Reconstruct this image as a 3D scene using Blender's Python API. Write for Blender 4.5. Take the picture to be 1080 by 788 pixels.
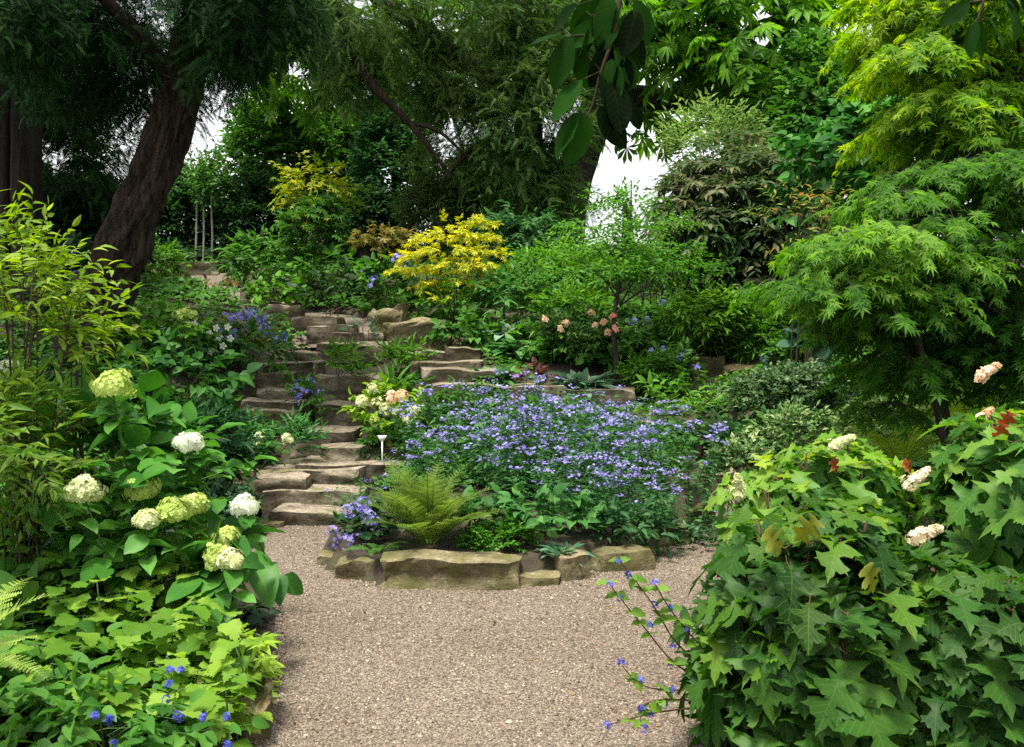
import bpy, math, random
import numpy as np
from mathutils import Vector, noise as mnoise
from mathutils.geometry import tessellate_polygon

for o in list(bpy.data.objects):
    bpy.data.objects.remove(o)
scene = bpy.context.scene
COL = scene.collection
rad = math.radians

# ------------------------------------------------------------------ camera
CAM_H, FPX, PITCH = 1.6, 1050.0, math.atan(64 / 1050.0)
cd = bpy.data.cameras.new('camera')
cd.sensor_width = 36.0
cd.lens = 35.0
cd.clip_start = 0.05
cd.clip_end = 2000
cam = bpy.data.objects.new('camera', cd)
COL.objects.link(cam)
cam.location = (0, 0, CAM_H)
cam.rotation_euler = (rad(90) - PITCH, 0, 0)
scene.camera = cam

# ------------------------------------------------------------------ sky and sun
SUN_EL, SUN_AZ = 75.0, -150.0          # azimuth clockwise from +Y (away from the camera)
w = bpy.data.worlds.new('World')
scene.world = w
w.use_nodes = True
nt = w.node_tree
sky = nt.nodes.new('ShaderNodeTexSky')
sky.sky_type = 'NISHITA'
sky.sun_disc = False
sky.sun_elevation = rad(SUN_EL)
sky.sun_rotation = rad(SUN_AZ)
sky.air_density = 1.0
sky.dust_density = 3.0
hs = nt.nodes.new('ShaderNodeHueSaturation')
hs.inputs['Saturation'].default_value = 0.10
bg = nt.nodes['Background']
bg.inputs['Strength'].default_value = 0.13
nt.links.new(sky.outputs['Color'], hs.inputs['Color'])
nt.links.new(hs.outputs['Color'], bg.inputs['Color'])
sl = bpy.data.lights.new('sun', 'SUN')
sl.energy = 2.9
sl.angle = rad(13)
sl.color = (1.0, 0.94, 0.82)
so = bpy.data.objects.new('sun', sl)
COL.objects.link(so)
sdir = Vector((math.sin(rad(SUN_AZ)) * math.cos(rad(SUN_EL)), math.cos(rad(SUN_AZ)) * math.cos(rad(SUN_EL)), math.sin(rad(SUN_EL))))
so.rotation_euler = sdir.to_track_quat('Z', 'Y').to_euler()

scene.view_settings.view_transform = 'Standard'
scene.view_settings.look = 'None'
scene.view_settings.exposure = 1.43
scene.view_settings.gamma = 1.0
scene.render.engine = 'CYCLES'
cy = scene.cycles
cy.max_bounces = 8
cy.diffuse_bounces = 4
cy.glossy_bounces = 2
cy.transmission_bounces = 6
cy.sample_clamp_indirect = 6
cy.use_denoising = False
try:
    cy.denoiser = 'OPENIMAGEDENOISE'
    cy.denoising_input_passes = 'RGB_ALBEDO_NORMAL'
    cy.denoising_prefilter = 'ACCURATE'
except Exception:
    pass

# ------------------------------------------------------------------ geometry helpers
RS = np.random.RandomState
def unit(v):
    return v / np.maximum(np.linalg.norm(v, axis=-1, keepdims=True), 1e-9)

class Geo:
    """collects triangles (with uvs) and links them as one mesh object"""
    def __init__(self):
        self.v, self.t, self.u, self.n = [], [], [], 0
    def add(self, V, T, U=None):
        V = np.asarray(V, float).reshape(-1, 3)
        T = np.asarray(T, np.int64).reshape(-1, 3)
        if len(V) == 0:
            return
        self.v.append(V)
        self.t.append(T + self.n)
        self.u.append(np.zeros((len(V), 2)) if U is None else np.asarray(U, float))
        self.n += len(V)
    def build(self, name, mat, parent=None, smooth=False, sharp=None):
        V = np.concatenate(self.v) if self.v else np.zeros((0, 3))
        T = np.concatenate(self.t) if self.t else np.zeros((0, 3), int)
        U = np.concatenate(self.u) if self.u else np.zeros((0, 2))
        off = np.array(parent_loc(parent)) if parent is not None else np.zeros(3)
        me = bpy.data.meshes.new(name)
        me.vertices.add(len(V))
        me.vertices.foreach_set('co', (V - off).astype(np.float32).ravel())
        me.loops.add(len(T) * 3)
        me.loops.foreach_set('vertex_index', T.astype(np.int32).ravel())
        me.polygons.add(len(T))
        me.polygons.foreach_set('loop_start', np.arange(0, len(T) * 3, 3, dtype=np.int32))
        me.polygons.foreach_set('loop_total', np.full(len(T), 3, np.int32))
        uvl = me.uv_layers.new(name='UVMap')
        uvl.data.foreach_set('uv', U[T.ravel()].astype(np.float32).ravel())
        me.update(calc_edges=True)
        me.validate()
        if smooth:
            me.polygons.foreach_set('use_smooth', np.ones(len(me.polygons), bool))
            if sharp:
                me.set_sharp_from_angle(angle=rad(sharp))
        me.materials.append(mat)
        o = bpy.data.objects.new(name, me)
        COL.objects.link(o)
        if parent is not None:
            o.parent = parent
        return o

def parent_loc(p):
    v = Vector((0, 0, 0))
    while p is not None:
        v += Vector(p.location)
        p = p.parent
    return v

def tag(o, label=None, cat=None, group=None, kind=None):
    if label: o['label'] = label
    if cat: o['category'] = cat
    if group: o['group'] = group
    if kind: o['kind'] = kind
    return o

def thing(name, label, cat, loc, group=None):
    o = bpy.data.objects.new(name, None)
    o.empty_display_size = 0.1
    COL.objects.link(o)
    o.location = loc
    return tag(o, label, cat, group)

# pixel of the 1080x788 photograph -> world point at depth d
FW = np.array([0, math.cos(PITCH), -math.sin(PITCH)])
UPV = np.array([0, math.sin(PITCH), math.cos(PITCH)])
def P(px, py, d):
    r = FW * FPX + np.array([1.0, 0, 0]) * (px - 540) + UPV * (394 - py)
    return np.array([0, 0, CAM_H]) + r * (d / r[1])

def sstep(a, b, x):
    t = np.clip((x - a) / (b - a), 0, 1)
    return t * t * (3 - 2 * t)

BED = np.array([(-1.22, 6.45), (-1.05, 6.0), (-.75, 5.8), (0.03, 5.8), (.3, 6.0), (.85, 6.55), (1.25, 7.1), (1.65, 8.0), (1.6, 9.3), (0.3, 9.6), (-.7, 9.2), (-.78, 8.1), (-1.15, 7.1)])
def in_poly(x, y, poly):
    x, y = np.asarray(x, float), np.asarray(y, float)
    c = np.zeros(x.shape, bool)
    n = len(poly)
    for i in range(n):
        x1, y1 = poly[i]; x2, y2 = poly[(i + 1) % n]
        hit = ((y1 > y) != (y2 > y)) & (x < (x2 - x1) * (y - y1) / (y2 - y1 + 1e-12) + x1)
        c ^= hit
    return c
PD = [0, 7.4, 7.7, 8.02, 8.42, 8.75, 9.15, 9.75, 10.5, 11.2, 12.1, 13.2, 14.4, 16.2, 17.4, 18.2, 24, 40, 400]
PZ = [0, 0, .04, .15, .29, .42, .57, .68, .92, 1.11, 1.27, 1.53, 1.64, 1.82, 2.12, 2.40, 3.0, 3.2, 3.2]
STEPPATH = np.array([(-1.5, 7.4), (-1.45, 8.0), (-1.65, 8.8), (-2.1, 9.9), (-2.1, 10.9), (-2.0, 12.0), (-2.3, 13.2), (-3.7, 14.6), (-5.0, 16.0), (-5.6, 18.2)])
def path_dist(x, y):
    x, y = np.asarray(x, float), np.asarray(y, float)
    best = np.full(x.shape, 1e9)
    for (x1, y1), (x2, y2) in zip(STEPPATH[:-1], STEPPATH[1:]):
        L2 = (x2 - x1) ** 2 + (y2 - y1) ** 2
        t = np.clip(((x - x1) * (x2 - x1) + (y - y1) * (y2 - y1)) / L2, 0, 1)
        best = np.minimum(best, np.hypot(x - x1 - t * (x2 - x1), y - y1 - t * (y2 - y1)))
    return best
def terr(x, y):
    x, y = np.asarray(x, float), np.asarray(y, float)
    ye = y - .5 * sstep(.5, 1.3, x)
    z = np.interp(ye, PD, PZ)
    left = sstep(1.25, 3.0, -x) * np.interp(y, [0, 3, 6, 9, 14, 20], [.12, .2, .35, .5, .4, 0])
    left = left * sstep(.55, 1.5, path_dist(x, y))
    right = sstep(1.5, 3.2, x) * np.interp(y, [0, 3, 6, 10, 14], [.1, .2, .35, .3, 0])
    z = z + left + right
    b = in_poly(x, y, BED)
    zb = .12 + np.clip(y - 6.0, 0, 9) * .10
    return np.where(b, np.maximum(z, zb), z)

def hit(px, py):
    for d in np.arange(3.0, 45, .04):
        p = P(px, py, d)
        if p[2] <= terr(p[0], p[1]):
            return p
    return P(px, py, 45)

# ---- leaf templates: base at the origin, growing along +Y, face up +Z
def leaf_tmpl(half, fold=.25, droop=.3, wave=0.0, curl=0.0):
    poly = [(0, 0)] + list(half) + [(0, 1)]
    mids = [(0, .75), (0, .5), (0, .25)]
    full = poly + mids
    tris = tessellate_polygon([[Vector((a, b, 0)) for a, b in full]])
    nh = len(full)
    V, U = [], []
    def z(x, y):
        return fold * abs(x) - droop * y * y + wave * math.sin(y * 14) * abs(x) - curl * x * x
    for a, b in full:
        V.append((a, b, z(a, b))); U.append((.5 + a, b))
    idx = {}
    for i, (a, b) in enumerate(full):
        if a == 0:
            idx[i] = i
        else:
            idx[i] = len(V)
            V.append((-a, b, z(a, b) + (.04 * math.sin(b * 9) if wave else 0))); U.append((.5 - a, b))
    T = []
    for t in tris:
        p = [Vector(V[i]) for i in t]
        if (p[1] - p[0]).cross(p[2] - p[0]).z < 0:
            t = (t[0], t[2], t[1])
        T.append(tuple(t))
        T.append((idx[t[0]], idx[t[2]], idx[t[1]]))
    return np.array(V, float), np.array(T), np.array(U, float)

def star_tmpl(angles, lens, wid, midy=.45, droop=.25, lift=.0):
    V, T, U = [(0, 0, 0)], [], [(.5, 0)]
    for a, l in zip(angles, lens):
        s, c = math.sin(rad(a)), math.cos(rad(a))
        k = len(V)
        for (x, y) in ((-wid * l, midy * l), (0, l), (wid * l, midy * l)):
            r = math.hypot(x, y)
            V.append((x * c + y * s, -x * s + y * c, -droop * r * r + (lift if x == 0 else .06 * l)))
            U.append((.5 + x, y))
        T += [(0, k + 1, k), (0, k + 2, k + 1)]
    return np.array(V, float), np.array(T), np.array(U, float)

def needle_tmpl(n=11, nl=.22):
    V, T, U = [], [], []
    for i in range(n):
        y = i / n
        for s in (-1, 1):
            l = nl * (1 - .5 * y)
            k = len(V)
            V += [(0, y, -.12 * y * y), (0, y + .07, -.12 * y * y), (s * l, y + .12, -.12 * y * y - .05)]
            U += [(.5, y)] * 3
            T.append((k, k + 1, k + 2) if s < 0 else (k, k + 2, k + 1))
    return np.array(V, float), np.array(T), np.array(U, float)

def needle_joined(n=9, nl=.26, wid=.06):
    V, T, U = [], [], []
    for i in range(n + 1):
        y = i / n
        V.append((0, y, -.25 * y * y)); U.append((.5, y))
    for i in range(n):
        y = i / n
        for s in (-1, 1):
            l = nl * (1 - .55 * y)
            k = len(V)
            V.append((s * l, y + .17, -.25 * y * y - .06)); U.append((.5, y))
            V.append((s * .01, y + wid * 1.6, -.25 * y * y)); U.append((.5, y))
            T.append((i, k + 1, k) if s < 0 else (i, k, k + 1))
        T.append((i, i + 1, len(V) - 1))
    return np.array(V, float), np.array(T), np.array(U, float)

TM = {
    'small': (np.array([(0, 0, 0), (.28, .5, .07), (0, 1, -.15), (-.28, .5, .07)], float), np.array([(0, 1, 2), (0, 2, 3)]), np.array([(.5, 0), (.78, .5), (.5, 1), (.22, .5)])),
    'narrow': (np.array([(0, 0, 0), (.13, .4, .05), (0, 1, -.2), (-.13, .4, .05)], float), np.array([(0, 1, 2), (0, 2, 3)]), np.array([(.5, 0), (.63, .4), (.5, 1), (.37, .4)])),
    'lance': leaf_tmpl([(.10, .12), (.17, .35), (.14, .62), (.06, .85)], .35, .28),
    'ovate': leaf_tmpl([(.22, .06), (.35, .26), (.34, .48), (.22, .74), (.08, .92)], .30, .30, .05),
    'broad': leaf_tmpl([(.26, .0), (.42, .18), (.44, .42), (.32, .68), (.12, .90)], .25, .32, .06),
    'magnolia': leaf_tmpl([(.12, .10), (.22, .32), (.25, .55), (.20, .75), (.10, .92)], .22, .22, .03),
    'oak': leaf_tmpl([(.10, -.02), (.20, .0), (.34, .02), (.40, .10), (.30, .15), (.20, .20), (.16, .26), (.30, .28), (.42, .30), (.50, .36), (.62, .42), (.54, .46), (.58, .53), (.46, .52), (.40, .56), (.26, .53), (.16, .55), (.17, .60),
                      (.28, .66), (.42, .72), (.38, .76), (.40, .83), (.29, .80), (.24, .85), (.13, .82), (.11, .90), (.05, .95)], .16, .55, .10),
    'kiri': leaf_tmpl([(.12, -.10), (.30, -.10), (.40, .02), (.38, .08), (.56, .16), (.52, .22), (.60, .34), (.46, .38), (.48, .52), (.38, .50), (.36, .66), (.26, .66), (.22, .82), (.12, .82)], .12, .30, .10),
    'palm': star_tmpl([-128, -82, -40, 0, 40, 82, 128], [.42, .68, .9, 1.0, .9, .68, .42], .13, .42, .30),
    'palm5': star_tmpl([-105, -50, 0, 50, 105], [.55, .85, 1.0, .85, .55], .16, .45, .25),
    'chestnut': star_tmpl([-112, -70, -34, 0, 34, 70, 112], [.62, .84, .97, 1.0, .97, .84, .62], .16, .66, .55),
    'needle': needle_joined(),
    'aster': star_tmpl([i * 360 / 7 for i in range(7)], [1, .9, 1, .95, 1, .88, 1], .22, .6, -.12),
    'petal4': star_tmpl([0, 90, 180, 270], [1, 1, 1, 1], .46, .62, .12),
    'petal5': star_tmpl([0, 72, 144, 216, 288], [1, 1, 1, 1, 1], .36, .66, .05),
}
def jitter_half(half, seed, am=.035, k=1.0):
    r_ = RS(seed)
    return [(max(.03, a * k + r_.normal() * am * (a > .15)), b + r_.normal() * am * .5) for a, b in half]
OAKH = [(.10, -.02), (.20, .0), (.32, .0), (.42, .06), (.30, .13), (.20, .19), (.15, .25), (.30, .29), (.42, .31), (.54, .34), (.68, .45), (.55, .46), (.60, .55), (.46, .52), (.40, .56), (.24, .53), (.13, .54), (.14, .60),
        (.26, .67), (.43, .72), (.40, .76), (.44, .85), (.29, .80), (.24, .86), (.12, .82), (.11, .90), (.04, .95)]
for i_ in range(4):
    TM['oak%d' % i_] = leaf_tmpl(jitter_half(OAKH, 70 + i_, .028, [1, .88, 1.08, .95][i_]), [.16, .28, .08, .2][i_], [.5, .8, .35, .65][i_], [.10, .16, .08, .14][i_])
KIRIH = [(.12, -.10), (.30, -.10), (.40, .02), (.38, .08), (.56, .16), (.52, .22), (.60, .34), (.46, .38), (.48, .52), (.38, .50), (.36, .66), (.26, .66), (.22, .82), (.12, .82)]
for i_ in range(3):
    TM['kiri%d' % i_] = leaf_tmpl(jitter_half(KIRIH, 80 + i_, .025, [1, .9, 1.1][i_]), [.12, .22, .05][i_], [.3, .5, .2][i_], [.10, .14, .08][i_])
def strap_tmpl(wid=.06, n=7, arch=.55, wmax=.45):
    V, T, U = [], [], []
    for i in range(n + 1):
        t = i / n
        wv = wid * (math.sin(min(1, t / wmax) * math.pi / 2) if t < wmax else math.cos((t - wmax) / (1 - wmax) * math.pi / 2) ** .7) + .004
        z = -arch * t * t
        y = t * (1 - .18 * t * arch)
        for s in (-1, 0, 1):
            V.append((s * wv, y, z + (.35 * wv if s else 0))); U.append((.5 + s * wv, t))
    for i in range(n):
        for s in (0, 1):
            a = i * 3 + s
            T += [(a, a + 1, a + 4), (a, a + 4, a + 3)]
    return np.array(V, float), np.array(T), np.array(U, float)
TM['strap'] = strap_tmpl(.05)
TM['hosta'] = strap_tmpl(.20, 7, .5, .45)
TM['blade'] = strap_tmpl(.02, 6, .5, .35)

def scatter(g, tm, pos, dr, nr, sc):
    V, T, U = TM[tm] if isinstance(tm, str) else tm
    n = len(pos)
    if n == 0:
        return
    y = unit(dr)
    z = nr - (nr * y).sum(1, keepdims=True) * y
    z = unit(z)
    x = np.cross(y, z)
    sc = np.broadcast_to(np.asarray(sc, float).reshape(-1, 1, 1), (n, 1, 1))
    q = RS((n * 131 + len(V)) % 100003)
    bend, wid, twi = q.uniform(.2, 2.0, (n, 1, 1)), q.uniform(.82, 1.15, (n, 1, 1)), q.normal(size=(n, 1, 1)) * .35
    Vz = V[None, :, 2:3] * bend + V[None, :, 0:1] * V[None, :, 1:2] * twi
    W = (V[None, :, 0:1] * wid * x[:, None] + V[None, :, 1:2] * y[:, None] + Vz * z[:, None]) * sc + pos[:, None]
    TT = T[None] + (np.arange(n) * len(V))[:, None, None]
    g.add(W.reshape(-1, 3), TT.reshape(-1, 3), np.tile(U, (n, 1)))

def sticks(g, a, b, ra, rb=None):
    """thin three-sided twigs from a to b (N,3)"""
    a, b = np.asarray(a, float), np.asarray(b, float)
    n = len(a)
    if n == 0: return
    rb = ra * .5 if rb is None else rb
    d = unit(b - a)
    h = np.where(np.abs(d[:, 2:3]) > .9, np.array([[1., 0, 0]]), np.array([[0., 0, 1]]))
    x = unit(np.cross(d, h)); y = np.cross(d, x)
    R, V = [], []
    for base, r in ((a, ra), (b, rb)):
        r = np.broadcast_to(np.asarray(r, float).reshape(-1, 1), (n, 1))
        for k in range(3):
            c, s = math.cos(k * 2.0944), math.sin(k * 2.0944)
            V.append(base + (x * c + y * s) * r)
    W = np.stack(V, 1)
    T = []
    for k in range(3):
        k2 = (k + 1) % 3
        T += [(k, k2, k2 + 3), (k, k2 + 3, k + 3)]
    T = np.array(T)
    g.add(W.reshape(-1, 3), (T[None] + (np.arange(n) * 6)[:, None, None]).reshape(-1, 3))

def tube(g, pts, rr, sides=10, flute=0.0, seed=0, sub=4):
    """smooth tapered limb through pts"""
    pts = [Vector(p) for p in pts]
    P2, R2 = [], []
    n = len(pts)
    for i in range(n - 1):
        p0, p1, p2, p3 = pts[max(i - 1, 0)], pts[i], pts[i + 1], pts[min(i + 2, n - 1)]
        for k in range(sub):
            t = k / sub
            q = .5 * ((2 * p1) + (p2 - p0) * t + (2 * p0 - 5 * p1 + 4 * p2 - p3) * t * t + (3 * p1 - p0 - 3 * p2 + p3) * t ** 3)
            P2.append(q); R2.append(rr[i] + (rr[i + 1] - rr[i]) * t)
    P2.append(pts[-1]); R2.append(rr[-1])
    V, T, U = [], [], []
    ref = Vector((1, 0.01, 0))
    for i, (p, r) in enumerate(zip(P2, R2)):
        d = (P2[min(i + 1, len(P2) - 1)] - P2[max(i - 1, 0)]).normalized()
        x = (ref - d * ref.dot(d)).normalized(); ref = x
        y = d.cross(x)
        for k in range(sides):
            a = 2 * math.pi * k / sides
            f = 1.0
            if flute:
                f += flute * (.5 * math.sin(3 * a + .25 * i + seed) + .35 * math.sin(5 * a - .17 * i + seed * 2) + .8 * mnoise.noise(Vector((math.cos(a) * 2.2 + seed, math.sin(a) * 2.2, i * .22)))
                              + .75 * mnoise.noise(Vector((math.cos(a) * 7 + seed, math.sin(a) * 7, i * .22))) + .45 * mnoise.noise(Vector((math.cos(a) * 15 + seed, math.sin(a) * 15, i * .3))))
            V.append(p + (x * math.cos(a) + y * math.sin(a)) * r * f)
            U.append((k / sides, i / 10))
    m = len(P2)
    for i in range(m - 1):
        for k in range(sides):
            k2 = (k + 1) % sides
            a, b, c, d = i * sides + k, i * sides + k2, (i + 1) * sides + k2, (i + 1) * sides + k
            T += [(a, b, c), (a, c, d)]
    k = len(V)
    V.append(P2[-1]); U.append((0, 0))
    for j in range(sides):
        T.append(((m - 1) * sides + j, (m - 1) * sides + (j + 1) % sides, k))
    g.add([tuple(v) for v in V], T, U)

def vnoise(p, seed, f):
    r = RS(seed)
    s = np.zeros(len(p))
    for i in range(5):
        k = unit(r.normal(size=(1, 3)))[0] * f * (.6 + .35 * i)
        s += np.sin(p @ k + r.uniform(0, 6.28)) * (1 - .12 * i)
    return s / 2.2

def sph(n, r, up=0.0):
    v = unit(r.normal(size=(n, 3)))
    v[:, 2] += up
    return unit(v)

def crown_twigs(c, R, n, r, shell=.55, lump=.25, gap=.0, up=.15, seed=0, flat=None):
    """twig bases in an uneven ellipsoid, with outward directions"""
    c, R = np.asarray(c, float), np.asarray(R, float)
    m = int(n * (1 + gap * 2) + 8)
    d = sph(m, r, up)
    f = r.uniform(shell ** 3, 1, m) ** (1 / 3)
    L = 1 + lump * (.6 * vnoise(d, seed + 11, 3.2) + .4 * vnoise(d, seed + 12, 7.5))
    p = c + d * R * (f * L)[:, None]
    if gap:
        keep = vnoise(p, seed + 5, 4.2 / max(.25, float(R.mean()))) > (-1.0 + 1.15 * gap)
        p, d = p[keep], d[keep]
    return p[:n], unit(d * R)[:n]

def leaf_twigs(gl, gw, base, tdir, per, tl, tm, size, r, spread=55, nup=.9, jit=.35, droop=.15, wood=.0, svar=.3, lup=0.0):
    n = len(base)
    if n == 0: return
    side = unit(np.cross(tdir, np.array([0, 0, 1.0])) + 1e-4)
    tl = tl * r.uniform(.6, 1.25, n)[:, None]
    tip = base + tdir * tl
    tip[:, 2] -= droop * tl[:, 0]
    if gw is not None and wood > 0:
        sticks(gw, base - tdir * tl * .5, tip, wood)
    for k in range(per):
        t = (k + .6) / per
        p = base + (tip - base) * t
        if k == per - 1:
            d = tdir.copy()
        else:
            a = rad(spread) * r.uniform(.7, 1.25, n)[:, None]
            d = tdir * np.cos(a) + side * np.sin(a) * (1 if k % 2 else -1)
        d = unit(d + r.normal(size=(n, 3)) * jit * .6)
        d[:, 2] += lup - droop * .6
        d = unit(d)
        nn = np.array([0, 0, 1.0]) * nup + tdir * .35 + r.normal(size=(n, 3)) * jit
        scatter(gl, tm, p, d, nn, size * r.uniform(1 - svar, 1 + svar, n))

# ------------------------------------------------------------------ materials
def nodemat(name):
    m = bpy.data.materials.new(name)
    m.use_nodes = True
    nt = m.node_tree
    nt.nodes.clear()
    out = nt.nodes.new('ShaderNodeOutputMaterial')
    return m, nt, out

_lm = {}
def leafmat(cols, trans=.35, rough=.5, vein=0.0, patch=1.2, spec=.14, bw=None):
    key = (tuple(cols), trans, rough, vein, patch, spec, bw)
    if key in _lm: return _lm[key]
    m, nt, out = nodemat('leaf')
    N, L = nt.nodes, nt.links
    geo = N.new('ShaderNodeNewGeometry')
    tc = N.new('ShaderNodeTexCoord')
    nz = N.new('ShaderNodeTexNoise'); nz.inputs['Scale'].default_value = patch; nz.inputs['Detail'].default_value = 2
    L.new(tc.outputs['Object'], nz.inputs['Vector'])
    mx = N.new('ShaderNodeMath'); mx.operation = 'MULTIPLY_ADD'
    mx.inputs[1].default_value = 1.5; 
    L.new(nz.outputs['Fac'], mx.inputs[0])
    sb = N.new('ShaderNodeMath'); sb.operation = 'MULTIPLY_ADD'; sb.inputs[1].default_value = .75; sb.inputs[2].default_value = -.62
    L.new(geo.outputs['Random Per Island'], sb.inputs[0])
    L.new(sb.outputs[0], mx.inputs[2])
    cr = N.new('ShaderNodeValToRGB')
    el = cr.color_ramp.elements
    while len(el) < len(cols): el.new(.5)
    for i, c in enumerate(cols):
        el[i].position = i / max(1, len(cols) - 1)
        el[i].color = (*c, 1)
    L.new(mx.outputs[0], cr.inputs[0])
    colr = cr.outputs['Color']
    if vein:
        sx = N.new('ShaderNodeSeparateXYZ'); L.new(tc.outputs['UV'], sx.inputs[0])
        ax = N.new('ShaderNodeMath'); ax.operation = 'SUBTRACT'; ax.inputs[1].default_value = .5; L.new(sx.outputs[0], ax.inputs[0])
        ab = N.new('ShaderNodeMath'); ab.operation = 'ABSOLUTE'; L.new(ax.outputs[0], ab.inputs[0])
        mid = N.new('ShaderNodeMath'); mid.operation = 'LESS_THAN'; mid.inputs[1].default_value = .012; L.new(ab.outputs[0], mid.inputs[0])
        # side veins: y - .7|x| repeated
        k = N.new('ShaderNodeMath'); k.operation = 'MULTIPLY_ADD'; k.inputs[1].default_value = -.75; L.new(ab.outputs[0], k.inputs[0]); L.new(sx.outputs[1], k.inputs[2])
        k2 = N.new('ShaderNodeMath'); k2.operation = 'MULTIPLY'; k2.inputs[1].default_value = 9; L.new(k.outputs[0], k2.inputs[0])
        fr = N.new('ShaderNodeMath'); fr.operation = 'FRACT'; L.new(k2.outputs[0], fr.inputs[0])
        lt = N.new('ShaderNodeMath'); lt.operation = 'LESS_THAN'; lt.inputs[1].default_value = .13; L.new(fr.outputs[0], lt.inputs[0])
        mxx = N.new('ShaderNodeMath'); mxx.operation = 'MAXIMUM'; L.new(mid.outputs[0], mxx.inputs[0]); L.new(lt.outputs[0], mxx.inputs[1])
        mv = N.new('ShaderNodeMath'); mv.operation = 'MULTIPLY'; mv.inputs[1].default_value = vein; L.new(mxx.outputs[0], mv.inputs[0])
        mc = N.new('ShaderNodeMixRGB'); L.new(mv.outputs[0], mc.inputs[0]); L.new(colr, mc.inputs[1]); mc.inputs[2].default_value = (cols[-1][0] * 1.6 + .05, cols[-1][1] * 1.4 + .06, cols[-1][2] * 1.5 + .03, 1)
        colr = mc.outputs[0]
    pb = N.new('ShaderNodeBsdfPrincipled')
    pb.inputs['Roughness'].default_value = rough
    pb.inputs['Specular IOR Level'].default_value = spec
    L.new(colr, pb.inputs['Base Color'])
    tr = N.new('ShaderNodeBsdfTranslucent')
    hv = N.new('ShaderNodeHueSaturation'); hv.inputs['Saturation'].default_value = 1.1; hv.inputs['Value'].default_value = 1.5; hv.inputs['Hue'].default_value = .495
    L.new(colr, hv.inputs['Color']); L.new(hv.outputs[0], tr.inputs['Color'])
    mixs = N.new('ShaderNodeMixShader'); mixs.inputs[0].default_value = trans
    L.new(pb.outputs[0], mixs.inputs[1]); L.new(tr.outputs[0], mixs.inputs[2])
    L.new(mixs.outputs[0], out.inputs['Surface'])
    if vein:
        bp = N.new('ShaderNodeBump'); bp.inputs['Strength'].default_value = .35; bp.inputs['Distance'].default_value = .004
        bp.invert = True
        L.new(mxx.outputs[0], bp.inputs['Height']); L.new(bp.outputs[0], pb.inputs['Normal'])
    _lm[key] = m
    return m

def ramp(nt, fac, stops):
    cr = nt.nodes.new('ShaderNodeValToRGB')
    el = cr.color_ramp.elements
    while len(el) < len(stops): el.new(.5)
    for i, (p, c) in enumerate(stops):
        el[i].position = p; el[i].color = (*c, 1)
    nt.links.new(fac, cr.inputs[0])
    return cr.outputs['Color']

def barkmat(name, c1, c2, scale=6.0, stretch=6.0, bump=.03, uvs=False):
    m, nt, out = nodemat(name)
    N, L = nt.nodes, nt.links
    tc = N.new('ShaderNodeTexCoord')
    mp = N.new('ShaderNodeMapping'); mp.inputs['Scale'].default_value = (scale, scale, scale / stretch)
    L.new(tc.outputs['Object'], mp.inputs[0])
    nz = N.new('ShaderNodeTexNoise'); nz.inputs['Scale'].default_value = 2.2; nz.inputs['Detail'].default_value = 9; nz.inputs['Roughness'].default_value = .68; nz.inputs['Distortion'].default_value = .6
    L.new(mp.outputs[0], nz.inputs['Vector'])
    col = ramp(nt, nz.outputs['Fac'], [(.36, c1), (.52, tuple((a + b) / 2 for a, b in zip(c1, c2))), (.68, c2)])
    pb = N.new('ShaderNodeBsdfPrincipled'); pb.inputs['Roughness'].default_value = .85
    pb.inputs['Specular IOR Level'].default_value = .2
    L.new(col, pb.inputs['Base Color'])
    bp = N.new('ShaderNodeBump'); bp.inputs['Strength'].default_value = 1; bp.inputs['Distance'].default_value = bump
    L.new(nz.outputs['Fac'], bp.inputs['Height']); L.new(bp.outputs[0], pb.inputs['Normal'])
    L.new(pb.outputs[0], out.inputs['Surface'])
    return m

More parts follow.
